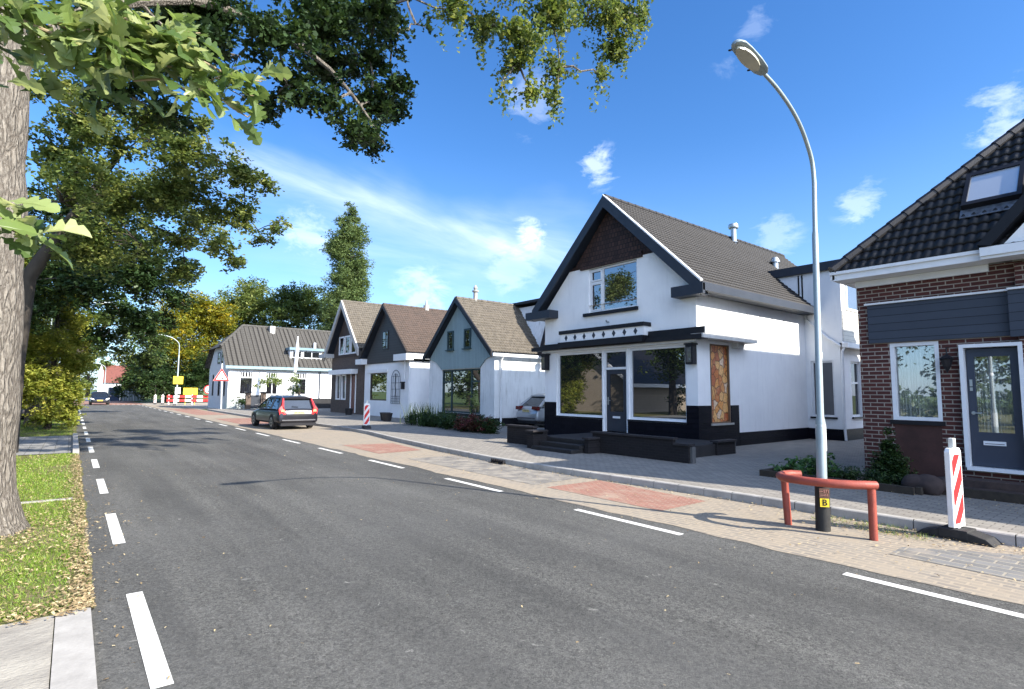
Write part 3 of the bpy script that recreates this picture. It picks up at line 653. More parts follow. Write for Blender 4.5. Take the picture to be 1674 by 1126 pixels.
# terrace with steps in front
ter = MB(); ter.box(11.52, X0-.03, 8.25, 13.0, .10, .42)
terr = ter.build('shop_terrace', M('dark_terrace', (.028, .026, .027), (.018, .017, .018), .8, scale=3, bs=.4), origin=(12.5, 10.5, .12)); tag(terr, 'dark paved terrace with low black brick walls in front of the corner shop door', 'terrace')
tb = brick('dark_wall_brick', 'yz', (.018, .015, .016), (.011, .010, .011), (.022, .020, .020), .21, .065, .85, .006, dirt=.2)
many('low_wall', [(11.4, 11.52, 8.10, 10.72, .10, .64), (11.40, 11.55, 7.66, 8.10, .10, .52), (11.18, 11.32, 12.98, 14.3, .1, .66), (10.62, 11.0, 12.34, 12.62, .1, .52), (11.0, 11.18, 12.34, 13.0, .1, .6), (13.5, 14.40, 8.2, 8.32, .1, .46), (10.95, 11.4, 10.45, 10.6, .1, .5)], tb, terr)
many('coping', [(11.36, 11.56, 8.06, 10.76, .64, .69), (11.36, 11.6, 7.62, 8.06, .52, .57), (11.14, 11.36, 12.94, 14.34, .66, .71), (10.58, 11.18, 12.3, 12.66, .60, .645), (13.46, 14.42, 8.14, 8.38, .46, .51), (10.9, 11.36, 10.4, 10.65, .5, .55)], M('dark_coping', (.03, .027, .028), (.018, .016, .017), .7, scale=5), terr)
mb = MB()
for i in range(3): mb.box(10.5+i*.33, 11.5, 10.66+.0, 12.3, .10+i*.115+(.0 if i == 0 else .002), .10+(i+1)*.115)
mb.build('step', M('dark_step', (.026, .024, .024), (.016, .015, .015), .75, scale=6, bs=.3), terr, bevel=.01)
many('end_slab', [(11.46, 11.60, 7.6, 7.66, .1, .5), (14.4, 14.425, 8.19, 8.33, .1, .45)], M('dark_end_slab', (.10, .10, .10), None, .9), terr)

# ============================================================ RED BRICK HOUSE
BX = 12.5
bh = thing('brick_house', 'red brick house with black hipped tile roof, slate fascia board and dark front door', 'house', (BX+4, 0, .12))
mb = MB(); wallx(mb, BX, .14, [-7.9, 2.02, 4.35], [.1, 4.05], [(3.04, 3.82, 1.28, 2.76), (1.93, 2.72, .50, 2.66)]); mb.build('wall', redbrick, bh)
mb = MB(); mb.quad((BX, 4.35, .1), (26, 4.35, .1), (26, 4.35, 4.1), (BX, 4.35, 4.1)); mb.quad((BX, -7.9, .1), (26, -7.9, .1), (26, -7.9, 4.1), (BX, -7.9, 4.1)); mb.build('wall', redbrick_x, bh)
mb = MB(); mb.box(BX-.13, BX-.003, -7.9, 1.90, .1, 4.0); mb.build('bay_wall', redbrick, bh)
mb = MB(); mb.box(BX-.055, BX, 2.0, 4.16, 2.78, 3.54); mb.box(BX-.19, BX-.13, -7.9, 2.0, 2.75, 3.54); mb.build('fascia_board', planks('slate_boards', (.05, .062, .085), 2, .152, gap=.035), bh)
mb = MB(); mb.box(BX-.10, BX, 2.0, 4.2, 3.545, 3.58); mb.box(BX-.23, BX-.13, -7.9, 2.0, 3.545, 3.58); mb.build('board_trim', trimwhite, bh)
w1 = window('window', bh, 'x', BX+.11, 3.04, 3.82, 1.28, 2.76, trimwhite, pane_clear, .065, .11, sgn=-1)
mb = MB(); mb.box(BX-.05, BX+.1, 3.0, 3.86, 1.20, 1.275); mb.build('sill', black, bh)
mb = MB(); mb.box(BX-.006, BX, 3.06, 3.80, .1, 1.2); mb.build('under_window_panel', M('brown_render', (.075, .035, .03), (.045, .024, .02), .85, scale=3, bs=.4), bh)
def curtain(y0, y1, z0, z1, x, parent):
    V = []; F = []; n = 90; zs_ = 2
    for i in range(n+1):
        y = y0+(y1-y0)*i/n; dx = .03*math.sin(i*.9+math.sin(i*.23)*1.5)+.012*math.sin(i*2.3)
        V += [(x+dx, y, z0), (x+dx*.7, y, z1)]
    F = [(2*i, 2*i+2, 2*i+3, 2*i+1) for i in range(n)]
    return npmesh('curtain', np.array(V, float), np.array(F), M('net_curtain', (.62, .60, .58), (.50, .49, .48), .9, scale=2), parent, smooth=True)
curtain(3.09, 3.77, 1.32, 2.72, BX+.24, w1)
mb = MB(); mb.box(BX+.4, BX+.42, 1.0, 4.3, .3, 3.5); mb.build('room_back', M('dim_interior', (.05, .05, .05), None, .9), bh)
fr = MB(); fr.box(BX-.14, BX+.1, 2.66, 2.72, .50, 2.66); fr.box(BX-.14, BX+.1, 1.87, 1.93, .5, 2.66); fr.box(BX-.14, BX+.1, 1.93, 2.66, 2.60, 2.66); fr.box(BX-.16, BX+.1, 1.88, 2.70, .46, .52); fr.build('door_frame', trimwhite, bh)
fd = MB(); fd.box(BX+.0, BX+.04, 2.54, 2.65, .53, 2.58); fd.box(BX+.0, BX+.04, 1.94, 2.06, .53, 2.58); fd.box(BX, BX+.04, 2.06, 2.54, 2.44, 2.58); fd.box(BX, BX+.04, 2.06, 2.54, .53, 1.12)
fdo = fd.build('door', M('slate_door', (.035, .045, .068), (.042, .052, .075), .35, scale=2), bh)
mb = MB(); mb.box(BX+.012, BX+.02, 2.06, 2.54, 1.12, 2.44); mb.build('door_glass', pane_clear, fdo); curtain(2.02, 2.57, 1.1, 2.5, BX+.15, fdo)
mb = MB(); mb.box(BX-.02, BX-.0, 2.18, 2.48, .90, .97); mb.build('letterbox', trimwhite, fdo); 
mb = MB(); mb.box(BX-.004, BX-.001, 2.22, 2.44, .915, .955); mb.quad((BX-.021, 2.2, .92), (BX-.021, 2.46, .92), (BX-.021, 2.46, .93), (BX-.021, 2.2, .93)); mb.build('letter_slot', black, fdo)
mb = MB(); mb.box(BX-.015, BX, 2.58, 2.62, 1.92, 2.04); mb.box(BX-.015, BX, 2.58, 2.62, 1.84, 1.9); mb.tube([(BX, 2.59, 1.45), (BX-.05, 2.59, 1.45), (BX-.05, 2.46, 1.45)], .012, 8); mb.tube([(BX-.012, 2.59, 1.45), (BX-.02, 2.59, 1.45)], .03, 10); mb.build('door_handle', metal, fdo)
# carriage lamp
mb = MB(); mb.tube([(BX-.1, 2.9, 2.52), (BX-.12, 2.9, 2.45)], [.015, .02], 6); mb.tube([(BX, 2.9, 2.62), (BX-.12, 2.9, 2.62), (BX-.12, 2.9, 2.45)], .012, 6)
mb.tube([(BX-.13, 2.9, 2.28), (BX-.13, 2.9, 2.40), (BX-.13, 2.9, 2.42), (BX-.13, 2.9, 2.50)], [.06, .09, .115, .02], 6); mb.tube([(BX-.13, 2.9, 2.28), (BX-.13, 2.9, 2.2), (BX-.13, 2.9, 2.16)], [.06, .02, .01], 6); mb.build('wall_lantern', black, bh)
# gutter, soffit
mb = MB(); mb.box(12.02, BX-.003, 2.25, 4.62, 4.06, 4.10); mb.box(12.02, 12.06, 2.25, 4.62, 4.1, 4.22); mb.box(11.98, 12.02, 2.25, 4.66, 4.18, 4.24); mb.box(11.93, BX-.14, -8, 2.25, 4.055, 4.105); mb.box(11.89, 11.95, -8, 2.25, 4.105, 4.25); mb.box(12.02, 26, 4.58, 4.66, 4.08, 4.22); mb.box(BX, 26, 4.35, 4.6, 4.05, 4.08)
mb.box(BX-.06, BX, 2.25, 4.35, 3.93, 4.055); mb.build('gutter', trimwhite, bh)
# roof: front hip slope + side slope
e0 = (12.02, 4.62, 4.22); apex = Vector((16.66, -.87, 9.85)); fs = 1.2138
hipf = lambda c: (c[:, 1] < 4.62-(c[:, 0]-12.02)*1.184+.06) & (c[:, 1] > -6.36+(c[:, 0]-12.02)*1.184-.06)
v = Vector((1, 0, fs)).normalized()
slope((12.02, 4.62, 4.22), (0, -1, 0), v, 11.0, 7.29, .15, .25, tile_black, bh, keep=hipf, amp=.034, step=.036, res=6)
ss = 5.63/5.49
vs_ = Vector((0, -1, ss)).normalized()
hips = lambda c: (c[:, 0] > 12.02+(4.62-c[:, 1])/1.184-.05)
slope((12.02, 4.62, 4.22), (1, 0, 0), vs_, 14, 7.86, .15, .25, tile_black, bh, keep=hips, amp=.034, step=.036)
mb = MB(); mb.quad((12.1, 4.5, 4.15), (26, 4.5, 4.15), (26, -.87, 9.75), (16.66, -.87, 9.75)); mb.quad((12.1, 4.5, 4.15), (16.66, -.87, 9.75), (12.1, -6.3, 4.15)); mb.quad((26, -6.3, 4.15), (26, -.87, 9.75), (16.66, -.87, 9.75), (12.1, -6.3, 4.15)); mb.quad((26, 4.5, 4.1), (26, -6.3, 4.1), (26, -.87, 9.75)); mb.build('roof_deck', slate, bh)
mb = MB(); ridge(mb, (12.02, 4.62, 4.27), (16.66, -.87, 9.9), 26, .10); ridge(mb, (16.66, -.87, 9.92), (26, -.87, 9.92), 24, .11); mb.build('ridge_tiles', tile_black, bh)
# skylight lying on the front slope
def onslope(x, y, h=0.0): n = Vector((-fs, 0, 1)).normalized(); return Vector((x, y, 4.22+fs*(x-12.02)))+n*h
def skyl(mb, xa, xb, ya, yb, h0, h1):
    b = len(mb.v); mb.v += [tuple(onslope(x, y, h)) for h in (h0, h1) for x, y in ((xa, ya), (xb, ya), (xb, yb), (xa, yb))]
    for f in ((0,3,2,1),(4,5,6,7),(0,1,5,4),(1,2,6,5),(2,3,7,6),(3,0,4,7)): mb.f.append(tuple(b+i for i in f)); mb.mi.append(0)
mb = MB(); skyl(mb, 12.78, 12.84, 1.78, 2.62, .0, .17); skyl(mb, 13.36, 13.42, 1.78, 2.62, .0, .17); skyl(mb, 12.84, 13.36, 2.55, 2.62, .0, .17); skyl(mb, 12.84, 13.36, 1.78, 1.85, .0, .17)
sk = mb.build('skylight', black, bh); mb = MB(); skyl(mb, 12.84, 13.36, 1.85, 2.55, .12, .14); mb.build('skylight_glass', glass('frosted_glass', .35, (.45, .47, .48)), sk)
mb = MB(); skyl(mb, 12.63, 12.78, 1.78, 2.64, .045, .06); mb.build('lead_flashing', M('lead_flashing', (.20, .22, .25), (.07, .075, .085), .5, scale=9, bs=.6, metal=.4), bh)
# front dormer gable at the right edge
mb = MB(); mb.prism([(1.95, 4.28), (-.9, 4.28), (.5, 5.9)], 0, 12.0, 14.0); mb.build('dormer_gable', render_white, bh)
mb = MB(); mb.prism([(2.1, 4.26), (.5, 6.1), (.5, 6.32), (2.28, 4.30)], 0, 11.86, 14.6); mb.prism([(-1.1, 4.26), (.5, 6.1), (.5, 6.32), (-1.28, 4.30)], 0, 11.86, 14.6); mb.build('dormer_roof', black, bh)
# door steps and garden bed
mb = MB(); mb.box(11.95, BX-.17, 1.5, 2.9, .1, .34); mb.box(11.6, 11.95, 1.4, 3.0, .1, .22); tag(mb.build('door_step', M('dark_brick_step', (.075, .05, .042), (.04, .03, .027), .85, scale=8, bs=.4), origin=(12, 2.2, .12), bevel=.01), 'dark brick steps leading up to the slate coloured front door', 'steps')
mb = MB(); mb.box(10.9, 10.98, 3.1, 5.7, .1, .24); mb.box(10.98, 12.5, 5.62, 5.7, .1, .24); mb.box(10.98, 12.45, 3.2, 5.62, .1, .17); mb.box(11.35, 11.43, .5, 3.1, .1, .26); mb.box(11.0, 11.35, 3.02, 3.1, .1, .24); tag(mb.build('garden_bed', M('bed_soil', (.05, .04, .03), (.03, .025, .02), .95, scale=8, bs=.6), origin=(11.7, 4.4, .12)), 'dark planted bed with low stone edging under the front window of the brick house', 'garden bed')
def rock(c, r, seed, lab):
    rs = np.random.RandomState(seed); bm = bmesh.new(); bmesh.ops.create_icosphere(bm, subdivisions=3, radius=1)
    for q in bm.verts:
        k = 1+.16*math.sin(q.co.x*3+seed)+.12*math.sin(q.co.y*4.1+seed*2)+.03*rs.randn(); q.co = Vector((q.co.x*r[0]*k, q.co.y*r[1]*k, q.co.z*r[2]*k))
    me = bpy.data.meshes.new('rock'); bm.to_mesh(me); bm.free(); me.polygons.foreach_set('use_smooth', [True]*len(me.polygons)); o = bpy.data.objects.new('rock', me); COL.objects.link(o); o.location = c; setm(o, M('boulder', (.06, .042, .038), (.035, .027, .025), .9, scale=6, bs=.5)); tag(o, lab, 'rock')
rock((11.25, 3.05, .26), (.2, .25, .16), 2, 'reddish brown boulder at the corner of the planted bed'); rock((11.5, 2.85, .28), (.2, .16, .14), 5, 'smaller brown stone between the boulder and the door steps')

# ============================================================ ROW OF GABLE HOUSES
def box_walls(parent, x0, x1, y0, y1, z1, yc, zc, mfront, mside, holes=(), depth=.1, front_top=None, name='wall'):
    mb = MB(); wallx(mb, x0, depth, [y0, y1], [.1, z1], list(holes)); mb.build(name, mfront, parent)
    mb = MB(); mb.quad((x0, y0, .1), (x1, y0, .1), (x1, y0, z1), (x0, y0, z1)); mb.quad((x0, y1, .1), (x1, y1, .1), (x1, y1, z1), (x0, y1, z1))
    mb.quad((x1, y0, .1), (x1, y1, .1), (x1, y1, z1), (x1, y0, z1)); mb.quad((x1, y0, z1), (x1, y1, z1), (x1, yc, zc)); mb.build(name, mside, parent)
# green gabled house
gh = thing('gable_house', 'small white house with blue-green timber gable, brown tile roof and wide front window', 'house', (19, 24.6, .12))
gholes = [(22.68, 26.35, .66, 2.95)]
box_walls(gh, 16, 20.5, 21.5, 27.75, 3.55, 24.6, 6.5, render_old, render_old, gholes)
teal = planks('teal_boards', (.26, .35, .365), 1, .13, gap=.05, c2=(.20, .28, .29)); tealdark = M('dark_teal', (.018, .045, .048), (.025, .05, .055), .5)
# teal gable with its curved lower edge
pts = [(21.6, 3.55), (22.2, 3.38), (22.68, 2.98), (26.35, 2.98), (26.9, 3.38), (27.65, 3.6), (24.6, 6.5)]
mb = MB(); mb.prism(pts, 0, 15.93, 15.99); mb.build('gable_boards', teal, gh)
gw = window('window', gh, 'x', 16.1, 22.68, 26.35, .66, 2.95, tealdark, glass('window_glass_green', .26), .08, .07, bars_v=(23.55, 25.45), bars_h=((2.3, 22.76, 23.55), (2.3, 25.45, 26.27)), sgn=-1)
mb = MB(); mb.box(15.9, 16.08, 22.6, 26.5, .5, .65); mb.build('sill', black, gh)
for a in (23.45, 25.1): window('gable_window', gh, 'x', 15.93, a, a+.62, 4.02, 5.05, tealdark, pane_dark, .09, .05, sgn=-1, sill=.05)
gable_roof(gh, 15.7, 20.6, 21.35, 3.72, 24.6, 6.72, 27.9, 3.72, tile_brown, .175, .235, .042, .035)
for s_ in (21.3, 27.95): verge(gh, 15.62, 15.7, s_, 3.68, 24.6, 6.74, .22, black)
mb = MB(); mb.box(15.7, 20.6, 21.2, 21.34, 3.50, 3.64); mb.build('gutter', trimwhite, gh); mb = MB(); mb.tube([(16.35, 21.28, 3.5), (16.35, 21.42, 3.3), (16.35, 21.42, .15)], .05, 8); mb.build('downpipe', trimwhite, gh, True)
mb = MB(); mb.box(15.97, 20.5, 21.47, 21.5, .1, .5); mb.box(15.96, 16.0, 21.47, 27.75, .1, .42); mb.build('plinth', black, gh)
# cross wing with shingled slope behind
shg = brick('green_shingle', 'xz', (.26, .34, .33), (.19, .26, .25), (.05, .07, .07), .3, .2, .7, .014)
mb = MB(); mb.prism([(20.5, .1), (20.5, 3.6), (19.0, 3.75), (19.9, 6.6), (27, 6.8), (27, .1)], 1, 21.3, 27.8); mb.build('rear_wing', render_old, gh)
mb = MB(); mb.prism([(18.8, 3.7), (19.75, 6.75), (27, 6.95), (27, 3.7)], 1, 21.12, 21.28); mb.build('shingled_slope', shg, gh)
mb = MB(); mb.prism([(18.6, 3.62), (18.8, 3.62), (19.85, 6.9), (19.65, 6.95)], 1, 21.02, 21.3); mb.prism([(19.6, 6.75), (27, 6.95), (27, 7.08), (19.6, 6.88)], 1, 21.0, 27.9); mb.build('edge_board', black, gh)
mb = MB(); mb.tube([(16.95, 24.6, 6.7), (16.95, 24.6, 7.2), (16.95, 24.6, 7.22), (16.95, 24.6, 7.3)], [.11, .11, .18, .18], 12); mb.tube([(16.95, 24.6, 7.3), (16.95, 24.6, 7.45), (16.95, 24.6, 7.6)], [.07, .12, .03], 8); mb.build('chimney_pot', concrete, gh, True)
# grey gabled house
gy = thing('gable_house', 'white and dark grey gabled house with an iron arch trellis on its front wall', 'house', (20, 33.4, .12))
box_walls(gy, 16, 27, 30.05, 36.75, 3.62, 33.45, 7.2, render_white, render_white, [(33.25, 35.85, 1.15, 2.98)])
greyb = planks('dark_grey_boards', (.048, .044, .042), 2, .17, gap=.05)
mb = MB(); mb.prism([(30.2, 3.62), (36.7, 3.62), (33.45, 7.25)], 0, 15.94, 15.99); mb.build('gable_boards', greyb, gy)
window('window', gy, 'x', 16.1, 33.25, 35.85, 1.15, 2.98, M('brown_frame', (.05, .04, .03), None, .5), glass('window_glass_warm', .30), .08, .07, bars_v=(), sgn=-1)
mb = MB(); mb.box(15.93, 16, 33.1, 36.3, 3.0, 3.22); mb.box(15.93, 16, 34.2, 36.7, .1, 3.6) if False else None; mb.build('window_lintel', trimwhite, gy)
window('gable_window', gy, 'x', 15.94, 33.05, 34.0, 4.5, 5.75, M('dark_grey_frame', (.03, .03, .032), None, .5), pane_dark, .09, .04, sgn=-1, bars_v=(33.4,))
gable_roof(gy, 15.7, 27, 29.9, 4.15, 33.45, 7.45, 37.0, 4.15, tile_brown2, .175, .235, .042, .035)
for s_ in (29.85, 37.05): verge(gy, 15.62, 15.7, s_, 4.05, 33.45, 7.47, .2, M('dark_verge', (.03, .024, .02), None, .6))
mb = MB(); mb.box(15.5, 16.0, 29.7, 31.4, 3.66, 4.05); mb.box(16, 27, 29.7, 29.95, 3.75, 4.05); mb.build('gutter_box', trimwhite, gy); mb = MB(); mb.box(15.5, 16.0, 36.3, 37.3, 3.62, 3.98); mb.build('gutter_box', trimwhite, gy)
mb = MB(); mb.tube([(15.9, 29.98, 3.7), (15.9, 29.98, .2)], .05, 8); mb.tube([(15.9, 30.6, 3.7), (15.9, 30.6, 2.5)], .05, 8); mb.build('downpipe', trimwhite, gy, True)
# iron arch trellis
tr = MB(); yc, hw, zb, zt = 30.75+.0, .32, 1.0, 3.1
yc, hw = 31.85, .60
def archp(r, n=12): return [(15.93, yc-r, zb)]+[(15.93, yc-r*math.cos(math.pi*i/n), zt-hw+r*math.sin(math.pi*i/n)) for i in range(n+1)]+[(15.93, yc+r, zb)]
tr.tube(archp(hw), .018, 5); tr.tube(archp(hw*.62), .012, 5)
for z in (1.0, 1.15, 1.3, 1.45, 1.9, 2.3, 2.7): tr.tube([(15.93, yc-hw, z), (15.93, yc+hw, z)], .012, 5)
for y_ in (yc-.16, yc, yc+.16): tr.tube([(15.93, y_, 1.0), (15.93, y_, 1.5)], .012, 5)
tr.tube([(15.92, yc, 1.45), (15.92, yc-.05, 1.8), (15.92, yc+.05, 2.1), (15.92, yc, 2.4), (15.92, yc, 2.9)], .03, 6)
tr.build('iron_trellis', M('iron_blue', (.03, .045, .06), None, .6), gy)
mb = MB(); mb.box(15.8, 16, 30.75, 30.88, 1.9, 2.3); mb.box(15.76, 16, 30.7, 30.93, 2.3, 2.36); mb.build('wall_lamp', black, gy)
mb = MB(); mb.tube([(18.95, 33.5, 7.3), (18.95, 33.5, 7.75)], .2, 10); mb.tube([(18.95, 33.5, 7.75), (18.95, 33.5, 8.1)], [.1, .05], 8); mb.build('chimney_pot', concrete, gy)
# brown brick house
bw_ = thing('gable_house', 'brown brick gabled house with three small attic windows and a white porch canopy', 'house', (20, 40, .12))
box_walls(bw_, 16, 27, 36.95, 43.1, 4.3, 40.1, 8.0, brownbrick, brownbrick_x, [(40.1, 41.0, 1.1, 3.0), (41.2, 42.1, 1.1, 3.0), (38.2, 39.2, .2, 3.0)])
mb = MB(); mb.prism([(37.2, 4.3), (43.0, 4.3), (40.1, 8.0)], 0, 15.95, 15.99); mb.build('gable_boards', M('brown_gable', (.07, .05, .042), (.05, .038, .032), .8, scale=5), bw_)
for a in (38.2, 39.35, 40.5): window('attic_window', bw_, 'x', 15.95, a, a+1.0, 4.5, 5.9, trimwhite, pane_dark, .11, .06, sgn=-1)
window('window', bw_, 'x', 16.1, 40.1, 41.0, 1.1, 3.0, trimwhite, pane_dark, .1, .13, sgn=-1); window('window', bw_, 'x', 16.1, 41.2, 42.1, 1.1, 3.0, trimwhite, pane_dark, .1, .13, sgn=-1)
mb = MB(); mb.box(16.02, 16.09, 38.3, 39.1, .2, 2.9); mb.build('door', M('red_brown_door', (.11, .02, .015), None, .4), bw_); mb = MB(); mb.box(15.95, 16.02, 38.2, 38.3, .2, 3.0); mb.box(15.95, 16.02, 39.1, 39.2, .2, 3.0); mb.build('door_frame', trimwhite, bw_)
mb = MB(); mb.box(15.5, 16.0, 38.0, 42.5, 3.0, 3.35); mb.build('porch_canopy', trimwhite, bw_)
gable_roof(bw_, 15.5, 27, 36.8, 4.75, 40.1, 8.5, 43.3, 4.65, tile_brown, .18, .24, .042, .035)
for s_, z_ in ((36.75, 4.7), (43.35, 4.6)): verge(bw_, 15.38, 15.5, s_, z_, 40.1, 8.52, .34, M('pale_verge', (.42, .40, .37), None, .6))
mb = MB(); mb.box(15.2, 16.0, 42.6, 43.9, 4.35, 4.65); mb.build('gutter_box', M('pale_grey', (.45, .45, .44), None, .6), bw_)
# far white corner house with half-hipped corrugated tile roof
fw = thing('corner_house', 'long white house with weathered half-hipped tile roof, dormer and grey plinth across the side street', 'house', (18, 59, .1))
fh = [(11.87, 13.05, 1.35, 3.5), (14.15, 15.25, 1.35, 3.5), (16.8, 17.95, 1.35, 3.5)]
mb = MB(); wally(mb, 55, .12, [10.95, 32], [1.0, 3.95], fh); mb.build('wall', render_white, fw)
mb = MB(); wally(mb, 54.98, .1, [10.93, 32], [-.03, 1.0], []); mb.build('plinth', M('grey_plinth', (.33, .36, .36), (.22, .25, .25), .9, scale=2), fw)
mb = MB(); wallx(mb, 10.95, .12, [55, 64], [-.03, 3.95], [(56.2, 57.0, 1.2, 3.3), (58.5, 59.6, 1.2, 3.3), (61.5, 62.4, 1.2, 3.3)]); mb.quad((10.95, 55, 3.95), (10.95, 64, 3.95), (10.95, 61.7, 5.9), (10.95, 57.3, 5.9)); mb.build('wall', M('grey_white_render', (.60, .61, .62), (.52, .53, .54), .85), fw)
for x0_, x1_, z0_, z1_ in fh:
    window('window', fw, 'y', 55.11, x0_, x1_, z0_, z1_, trimwhite, pane_dark, .09, .1, bars_h=(2.95,), bars_v=tuple((x0_+(x1_-x0_)*k/5, 2.98, z1_-.09) for k in (1, 2, 3, 4)), sgn=-1, sill=.08)
for a, b in ((56.2, 57.0), (58.5, 59.6), (61.5, 62.4)): window('window', fw, 'x', 11.06, a, b, 1.2, 3.3, M('dark_frame', (.04, .045, .05), None, .5), pane_dark, .08, .08, sgn=-1)
for a, b in ((57.6, 58.3), (58.9, 60.0)): window('window', fw, 'x', 10.95, a, b, 4.3, 5.4, M('dark_frame', (.04, .045, .05), None, .5), pane_dark, .08, .04, sgn=-1)
k4 = (8.15-3.95)/4.8
TOLD = planks('tile_column_shadows', (.075, .071, .064), 0, .42, rough=.9, gap=.13, c2=(.048, .045, .04))  # dark bands painted in for the shadows between the tile columns
keepf = lambda c: (c[:, 2] < 5.9+(c[:, 0]-10.6)*1.0) 
V, F = tile_sheet((10.6, 54.7, 3.95), (1, 0, 0), (0, 4.8, 4.2), 43, 18, .50, 6.38/18, .09, .02, keepf); npmesh('roof', V, F, TOLD, fw)
V, F = tile_sheet((32, 64.3, 3.95), (-1, 0, 0), (0, -4.8, 4.2), 43, 18, .50, 6.38/18, .09, .02, keepf); npmesh('roof', V, F, tile_old, fw)
mb = MB(); mb.quad((10.5, 56.75, 5.8), (10.5, 62.25, 5.8), (12.95, 59.5, 8.2)); mb.build('roof', tile_old, fw)
mb = MB(); ridge(mb, (12.9, 59.5, 8.2), (32, 59.5, 8.2), 50, .13); ridge(mb, (10.5, 56.85, 5.85), (12.9, 59.5, 8.2), 10, .12); mb.build('ridge_tiles', tile_old, fw)
mb = MB(); mb.box(10.6, 32, 54.55, 54.72, 3.72, 3.98); mb.build('gutter', M('blue_grey_gutter', (.22, .32, .36), None, .5), fw)
mb = MB(); mb.box(16.5, 19.6, 55.8, 58, 4.9, 5.75); mb.build('dormer', trimwhite, fw); mb = MB(); mb.box(16.35, 19.75, 55.5, 58.4, 5.75, 6.0); mb.build('dormer_roof', M('blue_grey_trim', (.16, .25, .30), None, .5), fw)
window('dormer_window', fw, 'y', 55.8, 16.7, 17.6, 5.0, 5.68, trimwhite, pane, .06, .04, sgn=-1); window('dormer_window', fw, 'y', 55.8, 17.75, 19.4, 5.0, 5.68, trimwhite, pane, .06, .04, bars_v=(18.6,), sgn=-1)
mb = MB(); mb.box(15.3, 15.8, 58.7, 59.3, 7.3, 8.3); mb.build('chimney', concrete, fw); mb = MB(); mb.box(19.2, 19.4, 57, 57.2, 6.0, 6.7); mb.build('chimney_pot', trimwhite, fw)
mb = MB(); mb.tube([(19.2, 54.9, 3.8), (19.2, 54.9, 1.0)], .05, 6); mb.build('downpipe', slate, fw)
# brick garden piers in front of it
pier0 = thing('garden_pier', 'dark brick gate pier at the left of the gate before the white corner house', 'gate pier', (12.1, 52.5, .1), 'brick gate piers by the corner house')
mb = MB(); mb.box(11.9, 12.3, 52.3, 52.7, .1, 1.55); mb.build('shaft', brownbrick, pier0); mb = MB(); mb.box(11.85, 12.35, 52.25, 52.75, 1.55, 1.65); mb.build('cap', slate, pier0)
dup(pier0, (13.35, 52.5, .1), label='dark brick gate pier at the right of the gate before the white corner house')
mb = MB(); mb.box(12.34, 13.1, 52.46, 52.54, .2, 1.35)
tag(mb.build('garden_gate', slate, origin=(12.7, 52.5, .1)), 'dark metal gate hung between two brick gate piers', 'gate')
mb = MB(); mb.box(15.0, 30, 52.2, 52.5, .1, 1.05); tag(mb.build('garden_wall', M('dark_wall', (.03, .03, .032), (.02, .02, .022), .8), origin=(20, 52.35, .1)), 'low dark garden wall running along the white corner house', 'wall')
# white flagpole
fp = thing('flagpole', 'white flagpole with rolled flag in front of the long white house', 'flagpole', (15.2, 50.2, .12)); mb = MB(); mb.tube([(15.2, 50.2, .12), (15.45, 50.2, 6.6)], [.09, .05], 8); mb.build('pole', trimwhite, fp, True); mb = MB(); mb.tube([(15.3, 50.15, 3.4), (15.42, 50.15, 5.3), (15.43, 50.15, 6.5)], [.14, .17, .05], 8); mb.build('rolled_flag', signwhite, fp, True)
# far houses: white with red roof
fr_ = thing('far_house', 'distant white house with red tiled roof beyond the road hump', 'house', (9, 150, 0)); mb = MB(); mb.box(4.8, 9.6, 140, 150, -.03, 3.2); mb.build('wall', render_white, fr_)
mb = MB(); mb.prism([(139.5, 3.1), (150.5, 3.1), (145, 6.9)], 0, 4.6, 9.8); mb.build('roof', M('red_roof', (.17, .06, .045), (.13, .05, .04), .8), fr_)
mb = MB(); mb.box(3.6, 4.3, 128.3, 129.0, -.03, 5.2); mb.tube([(3.95, 128.7, 5.2), (3.95, 128.7, 6.2)], [.35, .05], 8); tag(mb.build('transformer_tower', render_white, origin=(3.9, 128.7, 0)), 'slim white tower with pointed cap beside the far red roof', 'tower')
# house across the road (mirrored in the shop windows)
oh = thing('bungalow', 'beige brick bungalow with dark roof on the lawn across the road', 'house', (-15, 37, 0)); bei = brick('beige_brick', 'yz', (.42, .34, .25), (.36, .29, .22), (.4, .36, .3), .22, .07, .85, .008)
mb = MB(); mb.prism([(32, -.03), (44, -.03), (44, 2.7), (38, 6.9), (32, 2.7)], 0, -22, -9.5); mb.build('wall', bei, oh)
mb = MB(); mb.prism([(31.3, 2.35), (38, 7.05), (44.7, 2.35), (44.7, 2.6), (38, 7.35), (31.3, 2.6)], 0, -22.3, -9.1); mb.build('roof', tile_black, oh)
mb = MB(); mb.box(-22.3, -9.0, 31.1, 31.32, 2.3, 2.62); mb.prism([(31.2, 2.3), (38, 7.05), (38, 7.38), (31.2, 2.63)], 0, -9.1, -9.0); mb.build('gutter', trimwhite, oh)

